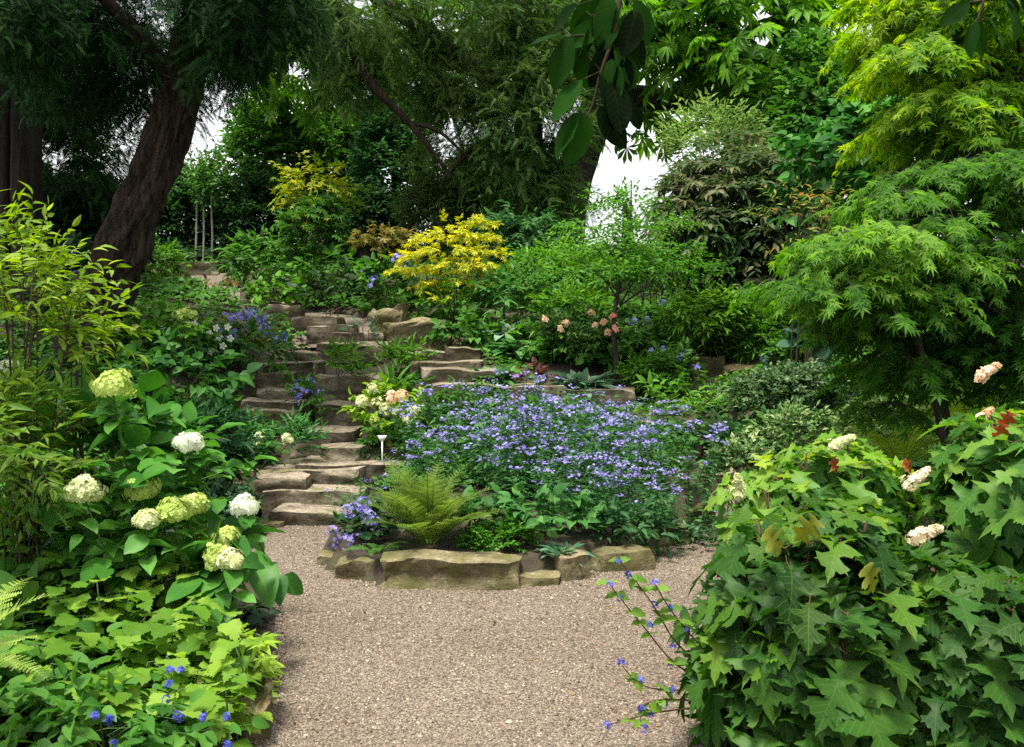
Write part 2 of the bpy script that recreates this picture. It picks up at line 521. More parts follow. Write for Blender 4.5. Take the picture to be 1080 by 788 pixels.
def stonemat(name, c1, c2, moss=.5, scale=3.0, moss_shade=.85):
    m, nt, out = nodemat(name)
    N, L = nt.nodes, nt.links
    tc = N.new('ShaderNodeTexCoord')
    oi = N.new('ShaderNodeObjectInfo')
    ad = N.new('ShaderNodeVectorMath'); ad.operation = 'ADD'
    sc = N.new('ShaderNodeVectorMath'); sc.operation = 'SCALE'; sc.inputs['Scale'].default_value = 37.0
    cb = N.new('ShaderNodeCombineXYZ')
    for k in range(3): L.new(oi.outputs['Random'], cb.inputs[k])
    L.new(cb.outputs[0], sc.inputs[0]); L.new(tc.outputs['Object'], ad.inputs[0]); L.new(sc.outputs[0], ad.inputs[1])
    mp = N.new('ShaderNodeMapping'); mp.inputs['Scale'].default_value = (1, 1, 2.8); L.new(ad.outputs[0], mp.inputs[0])
    nz = N.new('ShaderNodeTexNoise'); nz.inputs['Scale'].default_value = scale; nz.inputs['Detail'].default_value = 10; nz.inputs['Roughness'].default_value = .66
    L.new(mp.outputs[0], nz.inputs['Vector'])
    col = ramp(nt, nz.outputs['Fac'], [(.3, c1), (.5, tuple((a + b) / 2 for a, b in zip(c1, c2))), (.7, c2)])
    fine = N.new('ShaderNodeTexNoise'); fine.inputs['Scale'].default_value = 45; fine.inputs['Detail'].default_value = 6; fine.inputs['Roughness'].default_value = .7
    L.new(ad.outputs[0], fine.inputs['Vector'])
    mf = N.new('ShaderNodeMixRGB'); mf.blend_type = 'OVERLAY'; mf.inputs[0].default_value = .85
    L.new(col, mf.inputs[1]); L.new(fine.outputs['Fac'], mf.inputs[2])
    li = N.new('ShaderNodeTexNoise'); li.inputs['Scale'].default_value = 17; li.inputs['Detail'].default_value = 5; L.new(ad.outputs[0], li.inputs['Vector'])
    lf = N.new('ShaderNodeMapRange'); lf.inputs['From Min'].default_value = .60; lf.inputs['From Max'].default_value = .66; lf.inputs['To Max'].default_value = .6
    L.new(li.outputs['Fac'], lf.inputs['Value'])
    ml = N.new('ShaderNodeMixRGB'); L.new(lf.outputs[0], ml.inputs[0]); L.new(mf.outputs[0], ml.inputs[1]); ml.inputs[2].default_value = (.30, .29, .21, 1)
    dk = N.new('ShaderNodeMapRange'); dk.inputs['From Min'].default_value = .42; dk.inputs['From Max'].default_value = .34; dk.inputs['To Max'].default_value = .7
    L.new(li.outputs['Fac'], dk.inputs['Value'])
    mf = N.new('ShaderNodeMixRGB'); L.new(dk.outputs[0], mf.inputs[0]); L.new(ml.outputs[0], mf.inputs[1]); mf.inputs[2].default_value = (.04, .032, .02, 1)
    mz = N.new('ShaderNodeTexNoise'); mz.inputs['Scale'].default_value = scale * 1.3; mz.inputs['Detail'].default_value = 7; mz.inputs['Roughness'].default_value = .7
    L.new(ad.outputs[0], mz.inputs['Vector'])
    mfac = N.new('ShaderNodeMapRange'); mfac.inputs['From Min'].default_value = .62 - .28 * moss; mfac.inputs['From Max'].default_value = .74 - .2 * moss; mfac.inputs['To Max'].default_value = .85
    L.new(mz.outputs['Fac'], mfac.inputs['Value'])
    mm = N.new('ShaderNodeMixRGB'); L.new(mfac.outputs[0], mm.inputs[0]); L.new(mf.outputs[0], mm.inputs[1]); mm.inputs[2].default_value = (.085, .085, .022, 1)
    # tops worn clean; moss, lichen and painted-in shade darken the sides, scaled by crust
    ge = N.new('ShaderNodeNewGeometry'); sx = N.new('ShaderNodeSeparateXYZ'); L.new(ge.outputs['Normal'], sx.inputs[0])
    shade_fac = N.new('ShaderNodeMapRange'); shade_fac.inputs['From Min'].default_value = .75; shade_fac.inputs['From Max'].default_value = .25; shade_fac.inputs['To Max'].default_value = moss_shade
    L.new(sx.outputs[2], shade_fac.inputs['Value'])
    cn = N.new('ShaderNodeMath'); cn.operation = 'MULTIPLY'; L.new(shade_fac.outputs[0], cn.inputs[0])
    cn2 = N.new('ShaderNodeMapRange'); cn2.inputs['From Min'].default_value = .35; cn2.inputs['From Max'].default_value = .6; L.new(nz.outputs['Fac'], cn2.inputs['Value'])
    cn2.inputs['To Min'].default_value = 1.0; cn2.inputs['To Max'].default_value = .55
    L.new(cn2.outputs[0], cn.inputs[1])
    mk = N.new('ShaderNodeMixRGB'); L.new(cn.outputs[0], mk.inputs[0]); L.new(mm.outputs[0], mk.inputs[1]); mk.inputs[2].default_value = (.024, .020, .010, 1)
    pb = N.new('ShaderNodeBsdfPrincipled'); pb.inputs['Roughness'].default_value = .88; pb.inputs['Specular IOR Level'].default_value = .2
    L.new(mk.outputs[0], pb.inputs['Base Color'])
    hsum = N.new('ShaderNodeMath'); hsum.operation = 'MULTIPLY_ADD'; hsum.inputs[1].default_value = .35
    L.new(fine.outputs['Fac'], hsum.inputs[0]); L.new(nz.outputs['Fac'], hsum.inputs[2])
    bp = N.new('ShaderNodeBump'); bp.inputs['Strength'].default_value = .9; bp.inputs['Distance'].default_value = .03
    L.new(hsum.outputs[0], bp.inputs['Height']); L.new(bp.outputs[0], pb.inputs['Normal'])
    L.new(pb.outputs[0], out.inputs['Surface'])
    return m

def plainmat(name, c, rough=.7):
    m, nt, out = nodemat(name)
    pb = nt.nodes.new('ShaderNodeBsdfPrincipled')
    nz = nt.nodes.new('ShaderNodeTexNoise'); nz.inputs['Scale'].default_value = 30
    col = ramp(nt, nz.outputs['Fac'], [(.3, tuple(x * .8 for x in c)), (.7, tuple(min(1, x * 1.15) for x in c))])
    nt.links.new(col, pb.inputs['Base Color'])
    pb.inputs['Roughness'].default_value = rough
    nt.links.new(pb.outputs[0], out.inputs['Surface'])
    return m

G = lambda *c: c
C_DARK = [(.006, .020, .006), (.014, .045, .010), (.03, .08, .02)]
C_MID = [(.018, .065, .010), (.045, .135, .018), (.09, .225, .032)]
C_BRIGHT = [(.035, .11, .012), (.075, .20, .02), (.13, .29, .035)]
C_LIME = [(.07, .17, .012), (.16, .30, .025), (.28, .42, .05)]
C_GOLD = [(.16, .24, .014), (.40, .42, .03), (.62, .58, .06)]
C_YEW = [(.008, .028, .008), (.016, .052, .014), (.035, .09, .024)]
C_OLIVE = [(.03, .06, .018), (.06, .11, .03), (.10, .16, .05)]
C_BLUEG = [(.03, .09, .045), (.06, .15, .08), (.12, .24, .13)]
C_VARIEG = [(.03, .09, .02), (.09, .19, .05), (.38, .45, .22)]
C_BROWN = [(.05, .045, .018), (.10, .08, .035), (.17, .13, .06)]
C_ORANGE = [(.16, .12, .012), (.34, .18, .02), (.48, .22, .04)]
C_BLUE = [(.11, .10, .38), (.20, .18, .56), (.33, .30, .70)]
C_CREAM = [(.44, .48, .20), (.56, .60, .32), (.66, .69, .46)]
C_LIMEFL = [(.26, .36, .06), (.38, .48, .11), (.52, .60, .22)]
C_WHITE = [(.55, .60, .44), (.66, .70, .56), (.74, .76, .66)]
C_PEACH = [(.62, .36, .22), (.74, .50, .34), (.80, .66, .50)]
C_PINK = [(.70, .22, .20), (.80, .35, .30), (.85, .50, .42)]
C_RED = [(.14, .022, .012), (.24, .05, .02), (.32, .10, .03)]

WOOD = barkmat('twig_bark', (.02, .014, .008), (.07, .05, .03), 8, 4, .004)
GREENSTEM = plainmat('green_stem', (.06, .12, .03))
REDSTEM = plainmat('red_stem', (.08, .028, .018))
YEWBARK = barkmat('yew_bark', (.005, .0035, .0028), (.085, .056, .038), 10.0, 8.0, .10)
GREYBARK = barkmat('grey_bark', (.018, .015, .012), (.075, .062, .048), 5.0, 5.0, .03)
PALEBARK = barkmat('pale_bark', (.14, .125, .09), (.42, .38, .31), 6.0, 3.0, .01)
STEPSTONE = stonemat('step_sandstone', (.085, .066, .046), (.34, .285, .215), .46, moss_shade=1.0)
DARKBARK = barkmat('dark_bark', (.004, .003, .002), (.022, .015, .011), 6.0, 8.0, .03)
EDGESTONE = stonemat('edging_sandstone', (.10, .082, .045), (.25, .205, .12), .66, moss_shade=.2)
MOSSSTONE = stonemat('mossy_sandstone', (.10, .075, .035), (.24, .18, .09), .8)

# ------------------------------------------------------------------ ground
gx = np.unique(np.concatenate([np.linspace(-300, -12, 14), np.linspace(-12, -5, 20), np.linspace(-5, 5, 111), np.linspace(5, 12, 20), np.linspace(12, 300, 14)]))
gy = np.unique(np.concatenate([np.linspace(-60, 0, 8), np.linspace(0, 3, 8), np.linspace(3, 14, 126), np.linspace(14, 26, 40), np.linspace(26, 400, 16)]))
GRAVEL = np.array([(-1.15, 1.0), (-1.12, 3.4), (-1.05, 4.2), (-1.25, 5.2), (-1.7, 6.2), (-1.95, 7.45), (-.9, 7.45), (1.0, 7.6), (1.75, 8.25), (2.3, 7.6), (1.9, 6.0), (1.5, 5.0), (1.3, 3.5), (1.25, 1.0)])
X, Y = np.meshgrid(gx, gy)
Z = terr(X, Y)
Z = Z - .10 * (1 - sstep(.5, 1.0, path_dist(X, Y))) * sstep(7.3, 7.7, Y)
gravel_m = in_poly(X, Y, GRAVEL) & ~in_poly(X, Y, BED)
Z = np.where(gravel_m, Z - .012, Z)
rr = RS(3)
Z = Z + np.where(gravel_m | (Y > 60), 0, (rr.rand(*Z.shape) - .5) * .03)
nx, ny = len(gx), len(gy)
idx = np.arange(nx * ny).reshape(ny, nx)
a, b, c, d_ = idx[:-1, :-1].ravel(), idx[:-1, 1:].ravel(), idx[1:, 1:].ravel(), idx[1:, :-1].ravel()
g = Geo()
g.add(np.stack([X.ravel(), Y.ravel(), Z.ravel()], 1), np.concatenate([np.stack([a, b, c], 1), np.stack([a, c, d_], 1)]))
m, nt, out = nodemat('soil')
tc = nt.nodes.new('ShaderNodeTexCoord')
nz = nt.nodes.new('ShaderNodeTexNoise'); nz.inputs['Scale'].default_value = 5; nz.inputs['Detail'].default_value = 10; nz.inputs['Roughness'].default_value = .7
nt.links.new(tc.outputs['Object'], nz.inputs['Vector'])
col = ramp(nt, nz.outputs['Fac'], [(.3, (.018, .012, .008)), (.5, (.04, .028, .016)), (.62, (.05, .055, .018)), (.75, (.09, .07, .045))])
pb = nt.nodes.new('ShaderNodeBsdfPrincipled'); pb.inputs['Roughness'].default_value = .95
nt.links.new(col, pb.inputs['Base Color'])
bp = nt.nodes.new('ShaderNodeBump'); bp.inputs['Distance'].default_value = .05
nt.links.new(nz.outputs['Fac'], bp.inputs['Height']); nt.links.new(bp.outputs[0], pb.inputs['Normal'])
nt.links.new(pb.outputs[0], out.inputs['Surface'])
tag(g.build('ground', m, smooth=True), 'dark garden soil rising up the planted bank', kind='structure')

# gravel path: bed sheet and loose stones
def gravelmat(name, island):
    m, nt, out = nodemat(name)
    N, L = nt.nodes, nt.links
    tc = N.new('ShaderNodeTexCoord')
    if island:
        fac = N.new('ShaderNodeNewGeometry').outputs['Random Per Island']
    else:
        vo = N.new('ShaderNodeTexVoronoi'); vo.inputs['Scale'].default_value = 85
        L.new(tc.outputs['Object'], vo.inputs['Vector'])
        sp = N.new('ShaderNodeSeparateColor'); L.new(vo.outputs['Color'], sp.inputs[0]); fac = sp.outputs[0]
    col = ramp(nt, fac, [(0, (.06, .044, .032)), (.3, (.112, .090, .066)), (.55, (.168, .138, .104)), (.8, (.230, .192, .148)), (.93, (.175, .12, .09)), (1, (.40, .34, .27))])
    nz = N.new('ShaderNodeTexNoise'); nz.inputs['Scale'].default_value = .9; nz.inputs['Detail'].default_value = 6
    L.new(tc.outputs['Object'], nz.inputs['Vector'])
    mm = N.new('ShaderNodeMixRGB'); mm.blend_type = 'MULTIPLY'; mm.inputs[0].default_value = .38
    L.new(col, mm.inputs[1])
    L.new(ramp(nt, nz.outputs['Fac'], [(.35, (.62, .54, .48)), (.6, (1, 1, 1))]), mm.inputs[2])
    pb = N.new('ShaderNodeBsdfPrincipled'); pb.inputs['Roughness'].default_value = .8; pb.inputs['Specular IOR Level'].default_value = .3
    L.new(mm.outputs[0], pb.inputs['Base Color'])
    if not island:
        bp = N.new('ShaderNodeBump'); bp.inputs['Distance'].default_value = .012; bp.invert = True
        L.new(vo.outputs['Distance'], bp.inputs['Height']); L.new(bp.outputs[0], pb.inputs['Normal'])
    L.new(pb.outputs[0], out.inputs['Surface'])
    return m
# level upper stretch of the path
pts = []
for (x1, y1), (x2, y2) in zip(STEPPATH[5:-1], STEPPATH[6:]):
    for t in np.linspace(0, 1, 12, endpoint=False):
        pts.append((x1 + (x2 - x1) * t, y1 + (y2 - y1) * t))
pts = np.array(pts)
tg = unit(np.gradient(pts, axis=0)); nrm2 = np.stack([tg[:, 1], -tg[:, 0]], 1)
offs = np.linspace(-.62, .62, 9)
GXY = pts[:, None] + nrm2[:, None] * offs[None, :, None]
GZ = terr(GXY[..., 0], GXY[..., 1]) - .05
ii = np.arange(GZ.size).reshape(GZ.shape)
a, b, c, d_ = ii[:-1, :-1].ravel(), ii[:-1, 1:].ravel(), ii[1:, 1:].ravel(), ii[1:, :-1].ravel()
g = Geo()
g.add(np.stack([GXY[..., 0].ravel(), GXY[..., 1].ravel(), GZ.ravel()], 1), np.concatenate([np.stack([a, b, c], 1), np.stack([a, c, d_], 1)]))
tag(g.build('upper_path', gravelmat('upper_gravel', False)), 'trodden sandy path at the top of the steps', kind='structure')
# path sheet as triangulated grid clipped to the polygon
px_, py_ = np.meshgrid(np.arange(-2.2, 2.5, .06), np.arange(1.0, 8.4, .06))
inside = in_poly(px_, py_, GRAVEL) & ~in_poly(px_, py_, BED)
cells = inside[:-1, :-1] & inside[:-1, 1:] & inside[1:, 1:] & inside[1:, :-1]
ii = np.arange(px_.size).reshape(px_.shape)
a, b, c, d_ = ii[:-1, :-1][cells], ii[:-1, 1:][cells], ii[1:, 1:][cells], ii[1:, :-1][cells]
g = Geo()
g.add(np.stack([px_.ravel(), py_.ravel(), (terr(px_, py_) + .004).ravel()], 1), np.concatenate([np.stack([a, b, c], 1), np.stack([a, c, d_], 1)]))
tag(g.build('gravel_path', gravelmat('gravel_bed', False)), 'buff gravel path across the foreground', kind='structure')
r = RS(7)
n = 400000
yy = 3.2 + 5.0 * r.rand(n) ** 1.35
xx = r.uniform(-2.1, 2.35, n)
ok = in_poly(xx, yy, GRAVEL) & ~in_poly(xx, yy, BED)
xx, yy = xx[ok], yy[ok]
n = len(xx)
V8 = np.array([(1, 0, 0), (0, 1, 0), (-1, 0, 0), (0, -1, 0), (.1, 0, .75)], float)
T8 = np.array([(0, 1, 4), (1, 2, 4), (2, 3, 4), (3, 0, 4)])
ps = .0037 * np.exp(r.normal(size=n) * .32)
W = V8[None] * (1 + r.uniform(-.4, .4, (n, 5, 3)))
ang = r.uniform(0, 6.28, n); ca, sa = np.cos(ang)[:, None], np.sin(ang)[:, None]
Wx = W[:, :, 0] * ca - W[:, :, 1] * sa; Wy = W[:, :, 0] * sa + W[:, :, 1] * ca
W = np.stack([Wx + r.uniform(-.3, .3, (n, 1)) * W[:, :, 2], Wy, W[:, :, 2]], 2) * ps[:, None, None]
W += np.stack([xx, yy, terr(xx, yy) + .004 + r.uniform(.0, .5, n) * ps], 1)[:, None]
g = Geo()
g.add(W.reshape(-1, 3), (T8[None] + (np.arange(n) * 5)[:, None, None]).reshape(-1, 3))
tag(g.build('gravel', gravelmat('gravel_stones', True)), 'loose buff and brown gravel chippings', kind='stuff')

# ------------------------------------------------------------------ stones
def rock(name, label, cat, cx, y0, z0, wd, dp, ht, mat, seed, group=None, rough=.02, cuts=7, roty=0, flat=True, skew=0.0, hump=.07, fl=.07):
    """chiselled sandstone block: front bottom edge centred at (cx, y0, z0)"""
    r = RS(seed)
    n1, n2, n3 = max(6, int(wd / .035)), max(5, int(dp / .04)), max(4, int(ht / .03))
    n1, n2, n3 = min(n1, 46), min(n2, 24), min(n3, 14)
    def face(nu, nv, f):
        u, v = np.meshgrid(np.linspace(-1, 1, nu + 1), np.linspace(-1, 1, nv + 1))
        V = f(u.ravel(), v.ravel())
        i = np.arange((nu + 1) * (nv + 1)).reshape(nv + 1, nu + 1)
        a, b, c, d = i[:-1, :-1].ravel(), i[:-1, 1:].ravel(), i[1:, 1:].ravel(), i[1:, :-1].ravel()
        return V, np.concatenate([np.stack([a, b, c], 1), np.stack([a, c, d], 1)])
    one = lambda u: np.ones_like(u)
    parts = [face(n1, n2, lambda u, v: np.stack([u, v, one(u)], 1)), face(n1, n2, lambda u, v: np.stack([-u, v, -one(u)], 1)),
             face(n1, n3, lambda u, v: np.stack([u, -one(u), v], 1)), face(n1, n3, lambda u, v: np.stack([-u, one(u), v], 1)),
             face(n2, n3, lambda u, v: np.stack([one(u), u, v], 1)), face(n2, n3, lambda u, v: np.stack([-one(u), -u, v], 1))]
    Vs, Ts, k = [], [], 0
    for V, T in parts:
        Vs.append(V); Ts.append(T + k); k += len(V)
    V = np.concatenate(Vs); T = np.concatenate(Ts)
    # weld by rounding
    key = np.round(V * 1e4).astype(np.int64)
    _, first, inv = np.unique(key, axis=0, return_index=True, return_inverse=True)
    V = V[first]; T = inv.ravel()[T]
    half = np.array([wd / 2, dp / 2, ht / 2])
    p = V * half
    mn = min(wd, dp, ht)
    # plan shape: uneven front line
    ph = r.uniform(0, 6.28, 8)
    xx = p[:, 0] / half[0]
    p[:, 1] += dp * fl * (np.sin(xx * 2.4 + ph[0]) * .6 + np.sin(xx * 5.3 + ph[1]) * .35)
    p[:, 2] += np.where(p[:, 2] > 0, ht * hump * (np.sin(xx * 2.1 + ph[2]) * .6 + np.sin(xx * 6 + ph[3]) * .3), 0)
    p[:, 2] += skew * p[:, 0]
    # chiselled edges: random cutting planes
    for i in range(cuts):
        d = r.normal(size=3)
        d[2] = abs(d[2]) * (.25 if flat else .7)
        if i % 2 == 0: d[0] *= 2.5
        d[1] -= .4
        d = d / half; d /= np.linalg.norm(d)
        h = np.abs(d) @ half * r.uniform(.80 if flat else .68, .95 if flat else .88)
        s = p @ d - h
        p = p - np.outer(np.maximum(s, 0) * .95, d)
    q = p + r.uniform(-50, 50, 3)
    # bedding layers standing proud of each other on the sides
    led = np.round(vnoise(q * np.array([1.3, 1.3, 11.0]), seed * 3 + 1, 2.2) * 1.6) / 1.6
    sidew = np.stack([p[:, 0] / half[0], p[:, 1] / half[1], 0 * xx], 1)
    sidew = np.where(np.abs(sidew) > .8, np.sign(sidew), 0)
    p = p + sidew * (led * rough * .8)[:, None]
    for f, am in ((3.0, .8), (8, .5), (22, .34), (50, .2)):
        dis = np.stack([vnoise(q * np.array([1, 1, 1.8]), seed * 7 + k + int(f), f) for k in range(3)], 1)
        if flat: dis[:, 2] *= .45
        p = p + dis * rough * am * .5
    c, s = math.cos(roty), math.sin(roty)
    x = p[:, 0] * c - p[:, 1] * s; y = p[:, 0] * s + p[:, 1] * c
    p = np.stack([x, y, p[:, 2]], 1)
    g = Geo()
    loc = np.array([cx, y0 + dp / 2, z0])
    o_loc = Vector(loc)
    g.add(p + np.array([0, 0, ht / 2]), T)
    o = g.build(name, mat, smooth=True, sharp=38)
    o.location = o_loc
    tag(o, label, cat, group)
    return o

STONES = []          # (x, y, halfwidth, depth) used to keep plants off the treads
def px_stone(name, label, cat, x0, x1, yt, yb, dp, mat, seed, group=None, extra=.05, d=None, **kw):
    base = hit((x0 + x1) / 2, yb) if d is None else P((x0 + x1) / 2, yb, d)
    d = base[1]
    wd = (x1 - x0) / FPX * d * (1.1 if name == 'step_stone' else 1.0)
    ht = (yb - yt) / FPX * d
    STONES.append((base[0], d, wd / 2, dp))
    return rock(name, label, cat, base[0], d, base[2] - extra, wd, dp, ht + extra, mat, seed, group, **kw)

ST = 'stone slabs of the garden steps'
steps = [
    ('low bottom step slab meeting the gravel path', 283, 358, 541, 558, .42, 7.38),
    ('small broken slab at the right end of the bottom step', 352, 372, 543, 557, .35, 7.40),
    ('thick second step slab with a chiselled brown face', 274, 378, 519, 542, .45, 7.70),
    ('pale humped boulder lying on the left of the second step', 270, 320, 504, 524, .30, 7.78),
    ('long third step slab reaching furthest left of the lower flight', 246, 384, 496, 518, .45, 8.02),
    ('thin grey slab lying over the right end of the third step', 318, 434, 490, 501, .55, 8.18),
    ('broad straight step slab just below the flat landing stone', 336, 442, 474, 492, .50, 8.42),
    ('flat pale landing stone in the middle of the flight', 308, 372, 455, 470, .55, 8.75),
    ('pale flat tread stone low beside the white-flowered green clump', 254, 312, 433, 445, .45, 9.15),
    ('dark slab above the pale tread left of the flight', 256, 326, 424, 438, .45, 9.4),
    ('mossy riser slab beside the cream-flowered hydrangea', 327, 392, 428, 447, .45, 9.3),
    ('short dark step slab under the long left slab', 270, 316, 412, 427, .45, 9.75),
    ('long dark step slab jutting left under the anemones', 243, 308, 395, 413, .45, 10.1),
    ('mossy green riser slab under the feathery fern', 332, 398, 397, 419, .45, 9.9),
    ('step slab under the violet flowers at the path side', 278, 334, 383, 396, .45, 10.5),
    ('narrow step slab right above the violet flower step', 300, 336, 372, 384, .45, 10.95),
    ('worn flat slab with a pale tread above the feathery fern', 332, 406, 362, 374, .55, 11.2),
    ('mossy slab below the angular boulder', 340, 408, 352, 366, .5, 11.7),
    ('pale rounded slab on the upper flight', 320, 372, 344, 357, .5, 12.1),
    ('uppermost humped slab where the path levels out', 310, 355, 334, 346, .5, 12.6),
    ('edge slab beside the level path under dark leaves', 282, 314, 322, 334, .4, 13.2),
]
for i, (lb, x0, x1, yt, yb, dp, d) in enumerate(steps):
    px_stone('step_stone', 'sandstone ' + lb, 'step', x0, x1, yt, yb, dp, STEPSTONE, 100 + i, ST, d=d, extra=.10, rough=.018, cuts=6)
top = [
    ('topmost wide step slab at the head of the path', 178, 230, 277, 288, .5, 18.0),
    ('short step slab second from the top of the path', 158, 192, 288, 298, .5, 17.4),
    ('thicker step slab third from the top by the tree trunk', 154, 196, 296, 306, .5, 16.8),
    ('wide step slab fourth from the top behind the yellow flowers', 168, 226, 304, 315, .5, 16.2),
    ('long flat slab edging the level stretch of path', 214, 304, 317, 326, .8, 14.4),
]
for i, (lb, x0, x1, yt, yb, dp, d) in enumerate(top):
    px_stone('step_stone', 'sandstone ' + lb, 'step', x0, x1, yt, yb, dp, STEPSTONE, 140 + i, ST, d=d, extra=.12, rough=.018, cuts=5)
rt = [
    ('upper right step slab below the low boulder', 428, 478, 371, 384, .45, 10.9),
    ('rightmost upper step slab beside the hostas', 470, 504, 368, 384, .45, 10.9),
    ('long pale tread slab of the right branch steps', 434, 506, 382, 392, .5, 10.5),
    ('thick dark slab of the right branch steps', 444, 518, 390, 409, .5, 10.1),
    ('lowest slab of the right branch steps beside the cream hydrangea', 452, 524, 407, 429, .5, 9.75),
    ('long pale ledge slab behind the blue asters', 488, 590, 408, 420, .6, 9.85),
    ('pale ledge slab behind the asters at the thin tree foot', 585, 668, 411, 421, .6, 9.85),
]
for i, (lb, x0, x1, yt, yb, dp, d) in enumerate(rt):
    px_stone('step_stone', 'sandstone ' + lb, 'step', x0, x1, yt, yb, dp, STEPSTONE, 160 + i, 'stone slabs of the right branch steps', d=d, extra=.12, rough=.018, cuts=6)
rs = [
    ('flat pale slab right of the asters', 676, 732, 447, 459, .5, 9.3),
    ('stone at the aster edge below the strap-leaved plant', 732, 772, 464, 480, .4, 8.9),
    ('pale flat stone below the variegated shrub', 746, 790, 481, 496, .4, 8.6),
    ('small buff stone above the lowest right stone', 748, 778, 499, 513, .4, 8.4),
    ('lowest buff stone at the right rim of the bed', 730, 776, 522, 534, .4, 8.1),
]
for i, (lb, x0, x1, yt, yb, dp, d) in enumerate(rs):
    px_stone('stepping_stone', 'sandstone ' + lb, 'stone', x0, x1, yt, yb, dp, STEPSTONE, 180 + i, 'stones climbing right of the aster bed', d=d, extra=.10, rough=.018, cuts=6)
E = 'rough stones edging the island bed'
px_stone('edging_stone', 'low flat edging stone at the left tip of the bed', 'stone', 331, 372, 588, 606, .28, EDGESTONE, 201, E, d=6.2, rough=.02)
px_stone('edging_stone', 'slanting wedge-shaped edging stone left of the big block', 'stone', 352, 402, 593, 622, .24, EDGESTONE, 212, E, d=5.86, rough=.025, roty=-.28, cuts=11, flat=False, hump=.14)
px_stone('edging_stone', 'largest long edging block below the fern', 'stone', 399, 549, 591, 628, .24, EDGESTONE, 203, E, d=5.66, rough=.026, cuts=8, hump=.10, fl=.12)
px_stone('edging_stone', 'low mossy edging stone right of the big block', 'stone', 545, 592, 609, 625, .2, EDGESTONE, 204, E, d=5.74, rough=.02)
px_stone('edging_stone', 'upright blocky edging stone with a pale top', 'stone', 584, 622, 587, 620, .22, EDGESTONE, 205, E, d=5.84, rough=.022, roty=.22)
px_stone('edging_stone', 'long mossy edging stone at the right end of the front', 'stone', 618, 692, 584, 609, .24, EDGESTONE, 206, E, d=6.06, rough=.025, roty=.3)
px_stone('edging_stone', 'dark mossy edging stone behind the right end', 'stone', 680, 726, 556, 582, .3, MOSSSTONE, 207, E, d=6.75, rough=.022, roty=.5)
px_stone('edging_stone', 'shaded edging stone at the far right of the bed', 'stone', 716, 752, 538, 562, .3, MOSSSTONE, 208, E, d=7.25, rough=.022, roty=.6)
px_stone('edging_stone', 'mossy kerb stone under leaves at the left path edge', 'stone', 226, 274, 744, 800, .42, MOSSSTONE, 209, 'stones along the left path edge', d=3.60, rough=.025, roty=.3, cuts=11, flat=False, hump=.14)
px_stone('boulder', 'mossy rounded boulder left of the third step', 'boulder', 226, 272, 497, 519, .35, MOSSSTONE, 210, None, d=7.95, rough=.025)
px_stone('boulder', 'small buff stone at the left foot of the steps', 'boulder', 266, 296, 552, 562, .22, EDGESTONE, 211, None, d=7.3, rough=.015)
px_stone('boulder', 'mossy stone half hidden in the dark ferns', 'boulder', 160, 210, 438, 452, .4, MOSSSTONE, 213, None, d=8.8, rough=.025)
px_stone('boulder', 'upright angular boulder at the head of the right steps', 'boulder', 389, 428, 325, 350, .5, EDGESTONE, 214, None, d=11.9, rough=.04, cuts=11, flat=False, hump=.16)
px_stone('boulder', 'wide low sandstone boulder right of the upright one', 'boulder', 402, 474, 339, 368, .6, EDGESTONE, 215, None, d=11.5, rough=.04, cuts=11, flat=False, hump=.14)
px_stone('boulder', 'mossy gold boulder on the right bank, left half', 'boulder', 730, 768, 377, 408, .5, MOSSSTONE, 216, None, d=10.7, rough=.035)
px_stone('boulder', 'mossy gold boulder on the right bank, right half', 'boulder', 762, 810, 386, 408, .5, MOSSSTONE, 217, None, d=10.65, rough=.03)

def clear_of_stone(x, y, pad=.05):
    k = np.ones(len(x), bool)
    for sx, sy, hw, dp in STONES:
        k &= ~((np.abs(x - sx) < hw + pad) & (y > sy - pad - .06) & (y < sy + dp * .75))
    return k

# ------------------------------------------------------------------ generic shrub
SEED = [1000]
def nseed():
    SEED[0] += 17
    return SEED[0]
TAREA = {'small': .28, 'narrow': .13, 'lance': .2, 'ovate': .45, 'broad': .55, 'palm': .55, 'palm5': .5, 'chestnut': .8, 'kiri': .75, 'oak': .6, 'needle': .22, 'magnolia': .33}

